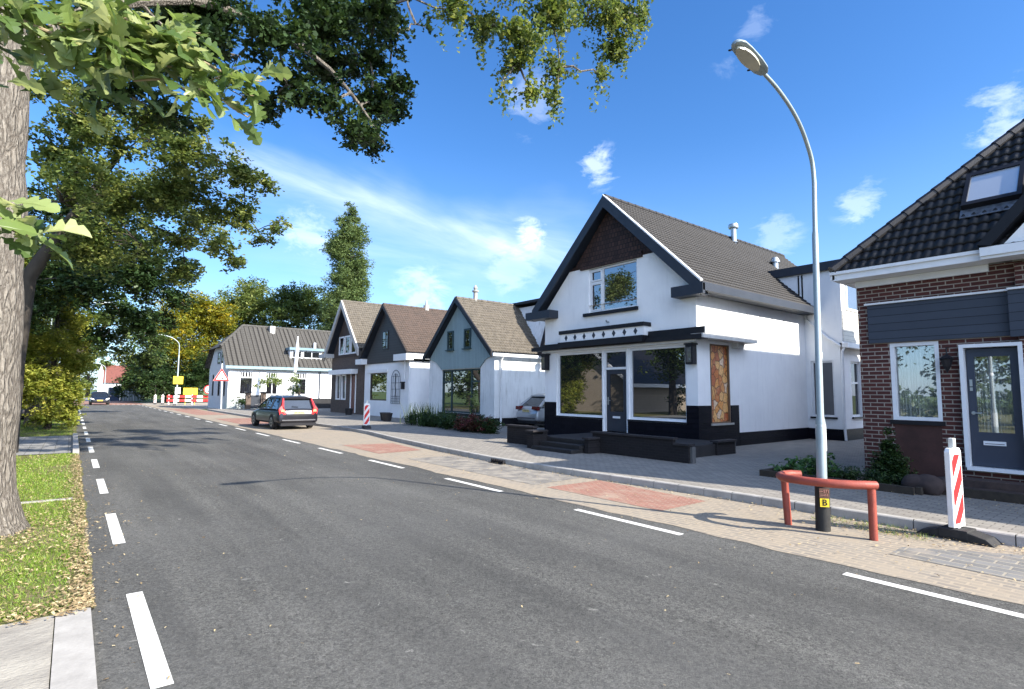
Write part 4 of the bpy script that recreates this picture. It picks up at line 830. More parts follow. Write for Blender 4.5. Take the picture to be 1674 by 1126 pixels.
# ============================================================ STREET FURNITURE
def lamp(name, label, base_, h, arm, lean=0.0, sc=1.0, group='street lamps', full=False, stickers=False):
    """mast at base_, arm vector (dx,dy) at the top"""
    bx_, by_, bz_ = base_; t = thing(name, label, 'street lamp', base_, group)
    ax = Vector((arm[0], arm[1], 0)); L = ax.length; a = ax.normalized()
    P = [Vector((bx_, by_, bz_)), Vector((bx_+lean*.25, by_, bz_+1.38*sc)), Vector((bx_+lean*.27, by_, bz_+1.47*sc)), Vector((bx_+lean*.6, by_, bz_+h*.7)), Vector((bx_+lean*.62, by_, bz_+h*.71)), Vector((bx_+lean*.8, by_, bz_+h*.83))]
    top = P[-1]; hz = h*.17
    prof = [(0.0, 0.0, .0), (.03, .30, 0), (.13, .52, 0), (.28, .72, 0), (.48, .86, 0), (.74, .955, 0), (1.0, .99, 0)]
    cur = [top+a*(L*p[0])+Vector((0, 0, hz*p[1])) for p in prof[1:]]
    mb = MB(); r0 = (.095 if sc > 1 else .066)*sc
    rr_ = [r0*.95, r0*.92, r0*.66, r0*.58, r0*.46, r0*.44]+[r0*.42, r0*.4, r0*.38, r0*.37, r0*.36, r0*.34]
    raw = P+cur; sm = list(P[:-1]); sr = rr_[:len(P)-1]
    for i in range(len(P)-1, len(raw)-1):
        p0, p1, p2, p3 = raw[i-1] if i > len(P)-1 else raw[i]-(Vector((0, 0, 1))*(raw[i+1]-raw[i]).length), raw[i], raw[i+1], raw[min(i+2, len(raw)-1)]
        for k in range(4):
            q = k/4; sm.append(.5*((2*p1)+(-p0+p2)*q+(2*p0-5*p1+4*p2-p3)*q*q+(-p0+3*p1-3*p2+p3)*q**3)); sr.append(rr_[i]+(rr_[i+1]-rr_[i])*q)
    sm.append(raw[-1]); sr.append(rr_[-1])
    mb.tube(sm, sr, 16); mb.build('mast', lampgrey, t, True)
    e = cur[-1]; dr_ = (cur[-1]-cur[-2]).normalized(); up = Vector((0, 0, 1)); up = (up-dr_*up.dot(dr_)).normalized(); sd_ = dr_.cross(up)
    # head: rounded housing tapering to the mast + flat lens
    secs = [(-.06, .05, .045, .0), (.02, .085, .07, .01), (.2, .098, .08, .015), (.45, .098, .075, .015), (.6, .088, .062, .01), (.67, .055, .04, .0), (.69, .02, .012, 0)]
    b = MB(); n = 14
    for i, (x, wv, hu, lo) in enumerate(secs):
        c = e+dr_*x*sc
        for k in range(n):
            an = 2*math.pi*k/n; cy, cz = math.cos(an)*wv*sc, math.sin(an); cz = cz*hu*sc if cz > 0 else cz*.018*sc
            b.v.append(tuple(c+sd_*cy+up*cz))
    for i in range(len(secs)-1):
        for k in range(n): k2 = (k+1) % n; b.f.append((i*n+k, i*n+k2, (i+1)*n+k2, (i+1)*n+k)); b.mi.append(0)
    b.f.append(tuple(range(n))); b.f.append(tuple((len(secs)-1)*n+k for k in range(n))); b.mi += [0, 0]
    hd = b.build('lamp_head', lampgrey, t, True)
    q = MB(); m_ = 10; ring = []
    for zz in (-.02, -.05):
        for k in range(16):
            an = 2*math.pi*k/16; x = .37+.27*math.cos(an); y_ = .08*math.sin(an)*(1.0 if math.cos(an) < 0 else 1); ring.append(tuple(e+dr_*x*sc+sd_*y_*sc*(1 if abs(math.cos(an)) < .9 else .9)+up*zz*sc*(1 if zz > -.03 else 1)))
    q.v = ring; q.f = [(k, (k+1) % 16, 16+(k+1) % 16, 16+k) for k in range(16)]+[tuple(range(16, 32)), tuple(range(16))]; q.mi = [0]*18
    q.build('lens', M('lamp_lens', (.50, .47, .38), (.40, .38, .31), .25, spec=.6), hd)
    q = MB()
    for x in (.1, .58): q.tube([tuple(e+dr_*x*sc+sd_*.10*sc+up*.01), tuple(e+dr_*(x+.05)*sc+sd_*.10*sc-up*.02*sc)], .012*sc, 5)
    q.build('clip', black, hd)
    return t
l1 = lamp('street_lamp', 'tall grey street lamp with yellow number plate standing inside the red steel hoop barrier', (7.70, 3.2, 0), 5.62, (-1.62, -.12), lean=.20)
mb = MB(); mb.tube([(7.70, 3.2, 0), (7.725, 3.2, .655)], [.088, .086], 16); mb.build('black_sleeve', M('bitumen_sleeve', (.018, .018, .018), (.03, .03, .028), .7, scale=8), l1, True)
# B plate facing the road user
def text_mesh(name, txt, size, m, parent, loc, u, upv, extr=.002, bold=0.0):
    cu = bpy.data.curves.new(name, 'FONT'); cu.body = txt; cu.size = size; cu.extrude = extr; cu.align_x = 'CENTER'; cu.align_y = 'CENTER'; cu.offset = bold
    o = bpy.data.objects.new(name, cu); COL.objects.link(o); bpy.context.view_layer.update()
    me = bpy.data.meshes.new_from_object(o.evaluated_get(bpy.context.evaluated_depsgraph_get())); bpy.data.objects.remove(o)
    u = Vector(u).normalized(); upv = Vector(upv).normalized(); nn = u.cross(upv); T = Matrix((u, upv, nn)).transposed().to_4x4(); pl_ = worldloc(parent); T.translation = Vector(loc)-pl_
    me.transform(T); ob = bpy.data.objects.new(name, me); COL.objects.link(ob); setm(ob, m); ob.parent = parent; return ob
dirb = Vector((-7.7, -3.2, 0)).normalized(); dirb = Vector((-.80, -.60, 0)).normalized(); rt_ = Vector((dirb.y*-1, dirb.x, 0)).normalized()
rt_ = Vector((.60, -.80, 0))
pc = Vector((7.712, 3.2, 0))+dirb*.096
def plate(c, wd, ht, m, nm, th=.006, parent=l1):
    mb = MB(); c = Vector(c); mb.slab(c-rt_*wd/2-Vector((0, 0, ht/2)), rt_*wd, (0, 0, ht), dirb*th); return mb.build(nm, m, parent)
yp = plate(pc+Vector((0, 0, .37)), .105, .105, yellowlight, 'number_plate'); text_mesh('letter', 'B', .11, signblack, yp, tuple(pc+dirb*.008+Vector((0, 0, .37))), rt_, (0, 0, 1), bold=.0012)
gp = plate(pc+Vector((0, 0, .49)), .115, .12, M('old_label', (.13, .07, .05), (.09, .055, .045), .6), 'old_label')
text_mesh('label_text', '\u2014571\n\u2014n1', .048, M('label_red', (.5, .25, .2), None, .6), gp, tuple(pc+dirb*.008+Vector((0, 0, .49))), rt_, (0, 0, 1))
mb = MB(); mb.tube([(7.744, 3.2, 1.02), (7.751, 3.2, 1.36)], [.0640, .0625], 16); mb.build('white_wrap', M('worn_sticker', (.55, .58, .58), (.42, .46, .46), .6, scale=9), l1, True)
mb = MB(); mb.tube([(7.782, 3.2, 2.24), (7.785, 3.2, 2.31)], [.0435, .043], 16); mb.build('sticker', signwhite, l1, True)
# red hoop barrier
rb = thing('hoop_barrier', 'red painted steel hoop barrier with three sided curved rail round the lamp foot', 'barrier', (7.6, 3.15, 0))
redp = M('worn_red_paint', (.40, .085, .055), (.27, .068, .048), .5, scale=7, grain=.7, bs=.4)
ya, yb = 2.66, 3.62
rail = [(8.08, 3.78, .645), (7.86, 3.79, .65), (7.70, 3.77, .655), (7.50, 3.70, .655), (7.38, 3.55, .655), (7.32, 3.38, .655), (7.30, 3.15, .655), (7.33, 2.92, .655), (7.42, 2.72, .655), (7.55, 2.61, .655), (7.70, 2.56, .655)]
rail = [(7.92, 3.56, .655), (7.82, 3.65, .66), (7.68, 3.68, .66), (7.52, 3.65, .66), (7.42, 3.57, .66), (7.36, 3.46, .66), (7.34, 3.25, .66), (7.36, 3.05, .66), (7.42, 2.88, .66), (7.52, 2.74, .66), (7.63, 2.64, .66), (7.72, 2.58, .655)]
mb = MB(); mb.tube(rail, .052, 14); mb.build('rail', redp, rb, True)
mb = MB(); mb.tube([(7.69, 2.62, 0), (7.69, 2.62, .64)], .047, 14); mb.build('post', redp, rb, True); mb = MB(); mb.tube([(7.67, 3.63, 0), (7.66, 3.66, .64)], .047, 14); mb.build('post', redp, rb, True)
# beacons
def beacon(label, loc, rz, h=1.22, scl=1.0, flip=False):
    t = thing('traffic_beacon', label, 'beacon', (0, 0, 0), 'red and white roadwork beacons')
    mb = MB(); w_, th = .135*scl, .034*scl; z0, z1 = .14, 1.10*scl
    b = []; 
    prof = [(-w_, z0), (w_, z0), (w_, z1-.05), (w_-.03, z1), (-w_+.03, z1), (-w_, z1-.05)]
    mb.prism(prof, 1, -th, th); panel = mb.build('panel', M('beacon_white', (.80, .80, .79), (.70, .70, .68), .5, scale=6), t, bevel=.012)
    mb = MB(); mb.box(-.035*scl, .035*scl, -.03, .03, z1, z1+.12); mb.build('top_cap', M('beacon_cap', (.68, .68, .62), (.60, .60, .55), .5), t, bevel=.01)
    # red diagonal stripes clipped to the face
    def clip(poly, lo, hi):
        for ax_, lim, sg in ((0, lo[0], 1), (0, hi[0], -1), (1, lo[1], 1), (1, hi[1], -1)):
            out = []
            for i in range(len(poly)):
                p, q = poly[i-1], poly[i]; ip, iq = (p[ax_]-lim)*sg >= 0, (q[ax_]-lim)*sg >= 0
                if ip != iq: k = (lim-p[ax_])/(q[ax_]-p[ax_]); out.append((p[0]+(q[0]-p[0])*k, p[1]+(q[1]-p[1])*k))
                if iq: out.append(q)
            poly = out
            if not poly: return []
        return poly
    mb = MB(); W2 = w_-.03; s = -1 if flip else 1
    for zc in (.28, .64, 1.0):
        q = [(-.3, zc-.3*1.55*s-.10), (.3, zc+.3*1.55*s-.10), (.3, zc+.3*1.55*s+.10), (-.3, zc-.3*1.55*s+.10)]
        q = clip(q, (-W2, z0+.05), (W2, z1-.08))
        if len(q) >= 3:
            for yy_, tt in ((-th-.004, -th-.0015), (th+.0015, th+.004)): mb.prism(q, 1, yy_, tt)
    mb.build('stripes', signred, panel)
    mb = MB(); mb.prism([(-.40, 0), (.40, 0), (.32, .07), (.14, .115), (-.14, .115), (-.32, .07)], 1, -.15, .15); mb.box(-.15, .15, -.155, .155, .02, .13); mb.build('rubber_foot', rubber, t, bevel=.012)
    mb = MB(); mb.box(-.03, .03, -.028, .028, .1, .2); mb.build('stem', trimwhite, t)
    t.location = loc; t.rotation_euler = (0, 0, rz); return t
# foot lies roughly along the kerb; face towards oncoming cars
b1 = beacon('large red and white striped beacon on a black rubber foot before the brick house', (8.62, 2.02, .004), math.radians(-86.)+math.radians(100))
b1.rotation_euler.z = math.radians(-11)
for ch in b1.children:
    if ch.name.startswith('rubber_foot'): ch.rotation_euler.z = math.radians(96)
dup(b1, (10.25, 23.2, .12), math.radians(-20), 'leaning red and white beacon on the pavement left of the flower bed')
dup(b1, (8.0, 80.5, 0), math.radians(-10), 'left of two striped beacons at the road edge by the hump'); dup(b1, (8.75, 80.2, 0), math.radians(-10), 'right of two striped beacons at the road edge by the hump')
dup(b1, (9.35, 74.5, 0), math.radians(-10), 'striped beacon at the foot of the distant lamp with yellow sign')
# distant lamps
l2 = lamp('street_lamp', 'distant grey street lamp carrying a yellow sign beside the red white road barrier', (9.6, 75.5, 0), 8.2, (-2.4, 0), sc=1.3)
mb = MB(); mb.box(9.15, 10.15, 75.3, 75.34, 2.45, 3.35); mb.build('yellow_sign', yellowlight, l2)
mb = MB(); mb.box(9.4, 9.95, 75.3, 75.34, 1.3, 2.05); mb.build('white_sign', signwhite, l2)
l3 = lamp('street_lamp', 'street lamp on the left verge, its head reaching out of the yellow green hedge tree', (-1.1, 38, 0), 6.55, (1.9, 0)); l4 = lamp('street_lamp', 'farthest street lamp, tiny beside the white tower', (4.4, 122, 0), 6.4, (-2.0, 0), sc=1.3)
# roadwork barrier with yellow board
br = thing('road_barrier', 'red and white plank roadwork barrier closing off the side street', 'barrier', (11.2, 76, 0))
for z in (.98, .52):
    mr, mw = MB(), MB()
    for i in range(8): (mr if i % 2 == 0 else mw).box(8.7+i*.62, 8.7+(i+1)*.62, 75.96, 76.0, z-.14, z+.14)
    mr.build('red_boards', signred, br); mw.build('white_boards', signwhite, br)
for x in (8.9, 11.3, 13.4):
    mb = MB(); mb.box(x-.05, x+.05, 76.0, 76.06, 0, 1.2); mb.box(x-.06, x+.06, 75.6, 76.4, 0, .06); mb.build('trestle', signwhite, br)
mb = MB(); mb.box(10.35, 11.85, 76.1, 76.14, 1.2, 2.0); mb.tube([(10.6, 76.16, 0), (10.6, 76.16, 1.9)], .03, 6); mb.tube([(11.6, 76.16, 0), (11.6, 76.16, 1.9)], .03, 6); tag(mb.build('detour_board', yellowlight, origin=(11.1, 76.1, 0)), 'plain yellow roadwork board standing behind the plank barrier', 'sign')
# round no-pedestrians sign
ns = thing('round_sign', 'round red ringed no pedestrians sign mounted above the plank barrier', 'traffic sign', (12.95, 75.5, 0))
mb = MB(); mb.tube([(12.95, 75.5, 0), (12.95, 75.5, 2.2)], .035, 8); mb.build('post', metal, ns); mb = MB(); mb.tube([(12.95, 75.46, 1.82), (12.95, 75.44, 1.82)], [.55, .55], 28); fc = mb.build('sign_face', signwhite, ns)
V = []; F = []
for i in range(33): an = 2*math.pi*i/32; V += [(12.95+.55*math.cos(an), 75.43, 1.82+.55*math.sin(an)), (12.95+.42*math.cos(an), 75.43, 1.82+.42*math.sin(an))]
npmesh('red_ring', np.array(V), np.array([(2*i, 2*i+2, 2*i+3, 2*i+1) for i in range(32)]), signred, fc)
mb = MB(); y_ = 75.425; cx_, cz_ = 12.95, 1.82
mb.prism([(cx_-.07, cz_+.12), (cx_+.05, cz_+.14), (cx_+.08, cz_-.02), (cx_-.05, cz_-.04)], 1, y_-.004, y_); mb.prism([(cx_-.04, cz_+.17), (cx_+.04, cz_+.17), (cx_+.04, cz_+.27), (cx_-.04, cz_+.27)], 1, y_-.004, y_)
mb.prism([(cx_-.05, cz_-.02), (cx_+.02, cz_-.02), (cx_-.07, cz_-.3), (cx_-.14, cz_-.3)], 1, y_-.004, y_); mb.prism([(cx_+.0, cz_-.03), (cx_+.07, cz_-.03), (cx_+.15, cz_-.3), (cx_+.08, cz_-.3)], 1, y_-.0085, y_-.0045); mb.prism([(cx_+.04, cz_+.12), (cx_+.15, cz_+.0), (cx_+.12, cz_-.03), (cx_+.03, cz_+.07)], 1, y_-.0085, y_-.0045); mb.build('pedestrian_symbol', signblack, fc)
# triangular warning sign
ts = thing('warning_sign', 'red edged triangular warning sign on a white post before the white corner house', 'traffic sign', (10.3, 54, .1))
mb = MB(); mb.tube([(10.3, 54, .1), (10.2, 54, 4.1)], .055, 10); mb.build('post', trimwhite, ts)
def tri(r, y0_, y1_, m, nm, par, rr=.0):
    mb = MB(); c = (10.18, 2.95); pts = [(c[0]+r*math.cos(math.radians(a)), c[1]+r*math.sin(math.radians(a))) for a in (90, 210, 330)]; mb.prism(pts, 1, y0_, y1_); return mb.build(nm, m, par)
tb_ = tri(.78, 53.9, 53.93, M('sign_edge', (.55, .45, .45), None, .5), 'sign_back', ts); tri(.74, 53.88, 53.895, signred, 'red_border', tb_); tri(.5, 53.86, 53.875, signwhite, 'sign_face', tb_)
mb = MB(); mb.prism([(10.05, 2.75), (10.35, 2.75), (10.28, 2.9), (10.2, 2.84)], 1, 53.85, 53.858); mb.prism([(10.1, 2.95), (10.2, 3.1), (10.16, 3.12), (10.07, 2.98)], 1, 53.85, 53.858); mb.build('digging_symbol', signblack, tb_)
# shipping container
ct = thing('shipping_container', 'grey blue shipping container by the dark trees past the road hump', 'container', (7.3, 101, 0)); cg = planks('container_steel', (.16, .20, .22), 0, .2, gap=.12)
mb = MB(); mb.box(5.9, 8.5, 100, 106, .05, 2.45); mb.build('body', cg, ct); mb = MB()
for x in (5.92, 6.5, 7.2, 7.9, 8.48): mb.tube([(x, 99.97, .1), (x, 99.97, 2.4)], .04, 6)
mb.build('door_bars', M('pale_steel', (.35, .38, .39), None, .5), ct)
mb = MB(); mb.box(4.4, 5.7, 104, 109, .0, 2.1); tag(mb.build('site_hut', M('dark_blue_steel', (.02, .035, .07), None, .5), origin=(5, 106, 0)), 'dark blue steel unit left of the grey container', 'container')

# ============================================================ VEGETATION
OAK = [(0, .02), (.12, .04), (.2, .13), (.27, .15), (.33, .08), (.42, .2), (.5, .24), (.55, .13), (.65, .27), (.74, .27), (.77, .16), (.87, .2), (.96, .11), (1, 0)]
OAK = [(x, y*1.25) for x, y in OAK]; OAK = OAK+[(x, -y) for x, y in OAK[-2::-1]]
LEAF6 = [(0, 0), (.3, .22), (.55, .16), (.8, .26), (1, 0), (.8, -.26), (.55, -.16), (.3, -.22)]
LEAF4 = [(0, 0), (.45, .33), (1, 0), (.5, -.33)]
def leaves(name, C, size, tmpl, m, parent=None, origin=None, flat=.5, var=None, szvar=.35, droop=0.0):
    """one mesh of many leaves at centres C (n,3)"""
    n = len(C); T = np.array(tmpl, float); k = len(T); T = T-np.array([.5, 0])
    nrm = rng.normal(size=(n, 3)); nrm[:, 2] = np.abs(nrm[:, 2])+flat*1.6; nrm /= np.linalg.norm(nrm, axis=1)[:, None]
    a = rng.normal(size=(n, 3)); a[:, 2] -= droop; a -= nrm*(a*nrm).sum(1)[:, None]; a /= np.linalg.norm(a, axis=1)[:, None]; b = np.cross(nrm, a)
    s = size*(1+szvar*rng.uniform(-1, 1, n)); 
    V = C[:, None, :]+s[:, None, None]*(T[None, :, 0, None]*a[:, None, :]+T[None, :, 1, None]*b[:, None, :]+(np.abs(T[:, 1])*.5)[None, :, None]*nrm[:, None, :])
    F = np.arange(n*k).reshape(n, k)
    if var is None: var = rng.uniform(0, 1, n)
    return npmesh(name, V.reshape(-1, 3), F, m, parent, origin, attr=np.repeat(var, k))
def crown_points(blobs, size, dens=1.6, cl=.16, shell=.55, hole=.35, seed=1, squash=.85):
    dens *= 2.3
    """clusters of leaves scattered in each blob; returns centres, cluster id noise and twig ends"""
    r_ = np.random.RandomState(seed); C = []; Vv = []; tw = []
    for (x, y, z, r) in blobs:
        nl = dens*math.pi*r*r/(.36*size*size); per = 16; nc = max(3, int(nl/per))
        d_ = r_.normal(size=(nc, 3)); d_ /= np.linalg.norm(d_, axis=1)[:, None]; rad = r_.uniform(0, 1, nc)**shell*r*r_.uniform(.75, 1.22, nc)
        c = np.array([x, y, z])+d_*rad[:, None]*np.array([1, 1, squash])
        ph = np.sin(c[:, 0]*3.1/r**.5+1.3)+np.sin(c[:, 1]*2.7/r**.5+.4)+np.sin(c[:, 2]*3.7/r**.5)
        c = c[ph > -1.6+hole*1.6] if len(c) > 6 else c
        sg = max(cl*r, size*1.15)
        p = c[:, None, :]+r_.normal(size=(len(c), per, 3))*sg*.62*np.array([1, 1, .7]); C.append(p.reshape(-1, 3))
        v_ = np.clip(r_.uniform(0, 1, len(c))[:, None]*.65+r_.uniform(0, .35, (len(c), per)), 0, 1); Vv.append(v_.ravel())
        tw.append((np.array([x, y, z]), c))
    return np.concatenate(C), np.concatenate(Vv), tw
def wobble(p, q, n, amp, rs):
    p, q = Vector(p), Vector(q); L = (q-p).length; out = []
    for i in range(n+1):
        t = i/n; e = math.sin(math.pi*t); out.append(p.lerp(q, t)+Vector(rs.uniform(-1, 1, 3).tolist())*amp*L*e+Vector((0, 0, 1))*L*.07*e)
    return out
def tree(name, label, trunk, trad, blobs, size, lm, tmpl=LEAF6, bm_=None, group=None, dens=1.6, seed=1, limb_r=.5, twigs=5, hole=.35, anchors=None, cl=.16, twr=.012, cat='tree', droop=0., trunk_n=14, flare=True, shell=.55):
    rs = np.random.RandomState(seed); t = thing(name, label, cat, trunk[0], group)
    C, v_, tw = crown_points(blobs, size, dens, cl, shell, hole, seed)
    mb = MB(); pts = [Vector(p) for p in trunk]
    P2 = []; R2 = []
    for i in range(len(pts)-1):
        for k in range(3): P2.append(pts[i].lerp(pts[i+1], k/3)); R2.append(trad[i]+(trad[i+1]-trad[i])*k/3)
    P2.append(pts[-1]); R2.append(trad[-1]); mb.tube(P2, R2, trunk_n)
    # limbs: from the trunk (or the limb already built) to each blob, nearest first
    nodes = [(p, r*.62) for p, r in zip(P2[len(P2)//3:], R2[len(P2)//3:])]
    order = sorted(range(len(blobs)), key=lambda i: min((Vector(blobs[i][:3])-n_[0]).length for n_ in nodes))
    for i in order:
        b = Vector(blobs[i][:3]); best = min(nodes, key=lambda n_: (b-n_[0]).length+(1.5 if n_[0].z > b.z+1 else 0)); L = (b-best[0]).length
        if L > .15:
            path = wobble(best[0], b, max(3, int(L/.5)), .035, rs); r0 = min(best[1], .03+L*.035)*limb_r*1.5; r1 = max(.018, r0*.45)
            rr = [r0+(r1-r0)*k/(len(path)-1) for k in range(len(path))]; mb.tube(path, rr, 6, cap=False)
            nodes += [(path[k], rr[k]) for k in range(1, len(path))]
        cs = tw[i][1]
        for q in cs[rs.permutation(len(cs))[:twigs]]:
            path = wobble(b, q, 3, .1, rs); mb.tube(path, [twr*2, twr*1.5, twr*1.1, twr*.6], 4, cap=False)
    mb.build('trunk', bm_ or darkbark, t, True)
    leaves('crown', C, size, tmpl, lm, t, var=v_, droop=droop); return t
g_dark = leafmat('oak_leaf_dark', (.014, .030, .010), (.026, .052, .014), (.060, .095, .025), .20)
g_lit = leafmat('oak_leaf_sunlit', (.045, .080, .018), (.11, .15, .035), (.26, .27, .08), .4)  # same oak as the dark leaves, sunlight put into the paler colour
g_mid = leafmat('street_tree_leaf', (.05, .085, .022), (.13, .17, .045), (.30, .32, .11), .38)
g_hb = leafmat('hornbeam_leaf', (.11, .16, .03), (.27, .30, .055), (.50, .46, .11), .45)
g_yel = leafmat('autumn_leaf', (.09, .13, .02), (.22, .22, .03), (.42, .30, .02), .35)
g_far = leafmat('far_leaf', (.035, .062, .018), (.07, .105, .028), (.12, .155, .04), .3)
g_pop = leafmat('poplar_leaf', (.07, .11, .04), (.12, .17, .06), (.19, .24, .09), .3)
dark=[[-.1,11.2,7.9,.55],[.3,11.6,7.0,.5],[.75,11.2,7.5,.5],[1.0,11.5,6.7,.42],[1.13,10.8,8.38,0.54],[2.18,11.53,8.37,0.55],[2.42,9.8,7.95,0.65],[3.38,10.53,9.0,0.73],[2.75,10.15,7.33,0.56],[3.56,10.02,7.2,0.58],[4.22,10.25,6.95,0.47],[4.63,10.63,7.83,0.52],[4.51,10.75,8.93,0.66],[5.22,11.09,9.83,0.56],[2.51,10.81,7.11,0.35],[3.84,11.44,8.73,0.66],[5.02,10.29,8.22,0.36],[4.37,11.91,10.35,0.71],[4.36,9.87,9.4,0.55],[6.0,11.41,10.65,0.42],[1.61,10.8,8.48,0.56],[0.8,11.14,8.31,0.43],[1.28,10.14,7.1,0.37],[1.5,10.28,7.7,0.42],[5.57,11.72,8.53,0.47],[5.31,12.12,7.62,0.29],[3.11,10.55,10.04,0.85],[5.34,11.46,11.93,0.88],[2.05,11.9,10.36,0.75]]
lit=[[5.47,8.87,9.34,0.34],[6.56,9.35,9.77,0.47],[6.66,8.2,8.99,0.52],[7.94,8.68,10.31,0.69],[6.77,8.43,8.5,0.38],[6.32,8.35,7.79,0.22],[7.21,8.5,8.02,0.21],[8.29,8.75,9.17,0.39],[8.23,8.83,8.46,0.2],[9.52,9.06,11.17,0.69],[10.46,8.87,11.49,0.66],[10.82,9.3,10.94,0.46],[9.48,8.53,9.3,0.21],[12.27,9.6,12.63,0.36],[6.68,8.24,10.55,0.88],[9.75,9.27,12.65,0.95],[5.31,8.87,10.11,0.61]]
t2=[[0.68,18.67,8.77,0.87],[1.63,19.88,9.79,0.86],[1.98,17.0,8.2,0.84],[2.92,18.21,8.7,0.83],[3.66,17.59,8.12,0.7],[4.22,17.37,8.01,0.41],[4.67,17.75,6.89,0.38],[3.88,18.38,7.24,0.8],[4.5,18.59,6.52,0.39],[2.97,19.16,7.64,0.96],[1.93,18.68,7.64,1.09],[0.82,19.74,7.31,1.09],[-0.2,17.82,7.37,0.95],[-0.82,20.51,8.62,0.89],[-0.5,17.11,6.3,0.9],[0.18,19.68,5.89,1.05],[1.27,18.67,5.87,0.87],[2.39,19.23,6.28,0.75],[3.02,17.56,6.03,0.6],[3.57,17.79,5.53,0.33],[2.56,20.2,5.51,0.59],[-0.66,20.87,5.99,0.9],[2.56,18.25,9.66,0.4],[-0.43,19.77,9.2,0.79]]
t3=[[2.57,29.59,6.67,1.26],[1.49,31.1,7.05,1.57],[0.35,27.5,5.8,1.22],[3.5,29.01,5.85,0.73],[1.45,28.23,4.74,0.93],[2.31,27.96,4.53,0.94],[0.89,28.43,3.94,0.76],[3.69,29.23,7.34,0.85],[-0.48,29.48,6.77,1.41],[2.07,30.19,8.13,1.41],[0.48,29.6,8.01,1.6]]
t4=[[2.59,47.67,4.41,0.95],[3.99,48.88,3.87,1.36],[2.95,46.0,5.61,1.27],[4.33,47.21,5.14,1.24],[1.5,46.59,4.51,0.75],[1.2,47,6.8,1.5],[3.2,47.5,7.3,1.5]]
hb=[[-0.82,30.87,5.34,1.06],[-0.05,31.35,4.65,0.82],[-0.9,30.2,3.69,1.03],[-0.16,30.68,2.97,0.85],[-0.91,30.43,2.15,0.93],[-0.27,30.35,1.51,0.84],[-0.63,30.5,0.81,0.57],[-0.13,30.75,5.94,0.67],[-1.28,30.83,6.35,0.95],[0.08,31.06,0.84,0.48],[-1.27,30.87,2.93,0.94],[0.22,31.3,3.83,0.55]]
ye=[[11.9,91.5,12.54,3.54],[15.43,93.32,11.2,3.33],[9.62,89.0,10.36,2.54],[13.67,90.81,13.99,2.32],[11.56,89.88,7.55,2.42],[15.91,89.55,12.71,2.33],[9.15,90.12,7.85,1.87],[13.0,91.07,5.04,1.94],[15.71,91.38,6.95,2.35]]
dk=[[5.94,87.5,3.08,1.6],[7.34,89.32,4.79,2.15],[8.42,85.0,2.7,2.07],[10.69,86.81,2.76,2.15],[12.7,85.88,3.2,2.17],[14.04,85.55,4.9,2.19],[7.58,86.12,1.5,1.28],[11.87,87.07,1.53,1.67],[8.82,87.38,6.01,1.64],[16,87,4,2.5],[19,88,3.5,2.5]]
bwt=[[19.28,94.5,15.5,2.9],[22.32,96.32,17.57,3.21],[23.66,92.0,15.17,3.11],[20.55,93.81,13.6,2.7],[19,95,11,3.5],[23,94,11.5,3.5]]
bw2=[[25.57,87.5,16.27,2.47],[28.5,89.32,16.35,2.95],[29.06,85.0,13.94,2.47],[26.38,86.81,13.88,2.84],[31.36,85.88,12.3,1.94],[23.79,85.55,13.03,2.38],[27,87,10.5,3.2],[31,87,9.5,3]]
fl=[[2.91,149.17,6.51,2.37],[2.11,152.2,3.23,2.14],[4.68,145.0,6.44,1.81],[2.74,148.02,9.08,1.83],[1.63,146.47,2.6,1.9]]
# near oak: trunk on the verge, crown reaching over the road
ot = thing('oak_tree', 'big grey barked oak trunk on the left verge whose leafy limbs hang over the road', 'tree', (-.88, 9.3, 0))
mb = MB(); tp = []; tr_ = []
rs = np.random.RandomState(3)
for i in range(40):
    z = i*.19; tp.append((-.90-.012*z+.02*math.sin(z*1.1)-.04*max(0, z-4), 9.3+.02*z, z-.05)); tr_.append(.40+.22*math.exp(-z*3.2)+.012*math.sin(z*5)+.012*rs.randn()*.5-.008*z)
mb.tube(tp, tr_, 28); trk = mb
def limb(mb, pts, r0, r1, rs=rs):
    pts = [Vector(p) for p in pts]; out = []
    for i in range(len(pts)-1):
        for k in range(4):
            t = k/4; p0 = pts[max(i-1, 0)]; p1 = pts[i]; p2 = pts[i+1]; p3 = pts[min(i+2, len(pts)-1)]
            out.append(.5*((2*p1)+(-p0+p2)*t+(2*p0-5*p1+4*p2-p3)*t*t+(-p0+3*p1-3*p2+p3)*t**3)+Vector(rs.uniform(-1, 1, 3).tolist())*.025)
    out.append(pts[-1]); n = len(out); mb.tube(out, [r0+(r1-r0)*i/(n-1) for i in range(n)], 8, cap=False); return out
L1 = limb(mb, [(-.95, 9.4, 5.6), (-.2, 9.8, 7.2), (1.2, 10.4, 8.4), (2.4, 10.5, 8.5), (3.6, 10.4, 8.1), (4.4, 10.4, 7.4), (4.9, 10.6, 7.0)], .11, .012)
L2 = limb(mb, [(-1.0, 9.4, 6.6), (.2, 9.9, 9.4), (2.2, 10.4, 10.6), (4.2, 10.8, 10.6), (5.4, 11.2, 10.0)], .10, .02)
L3 = limb(mb, [(-1.0, 9.3, 6.9), (.8, 9.0, 10.0), (3.6, 8.8, 11.6), (6.2, 8.6, 11.4), (8.4, 8.8, 11.6), (10.4, 9.1, 11.6)], .18, .03)
nodes = [(p, .05) for L in (L1, L2, L3) for p in L[4:]]
Cd, Vd, twd = crown_points(dark, .115, 2.5, .17, .8, .3, 5); Cl, Vl, twl = crown_points(lit, .105, 2.1, .22, .8, .3, 6)
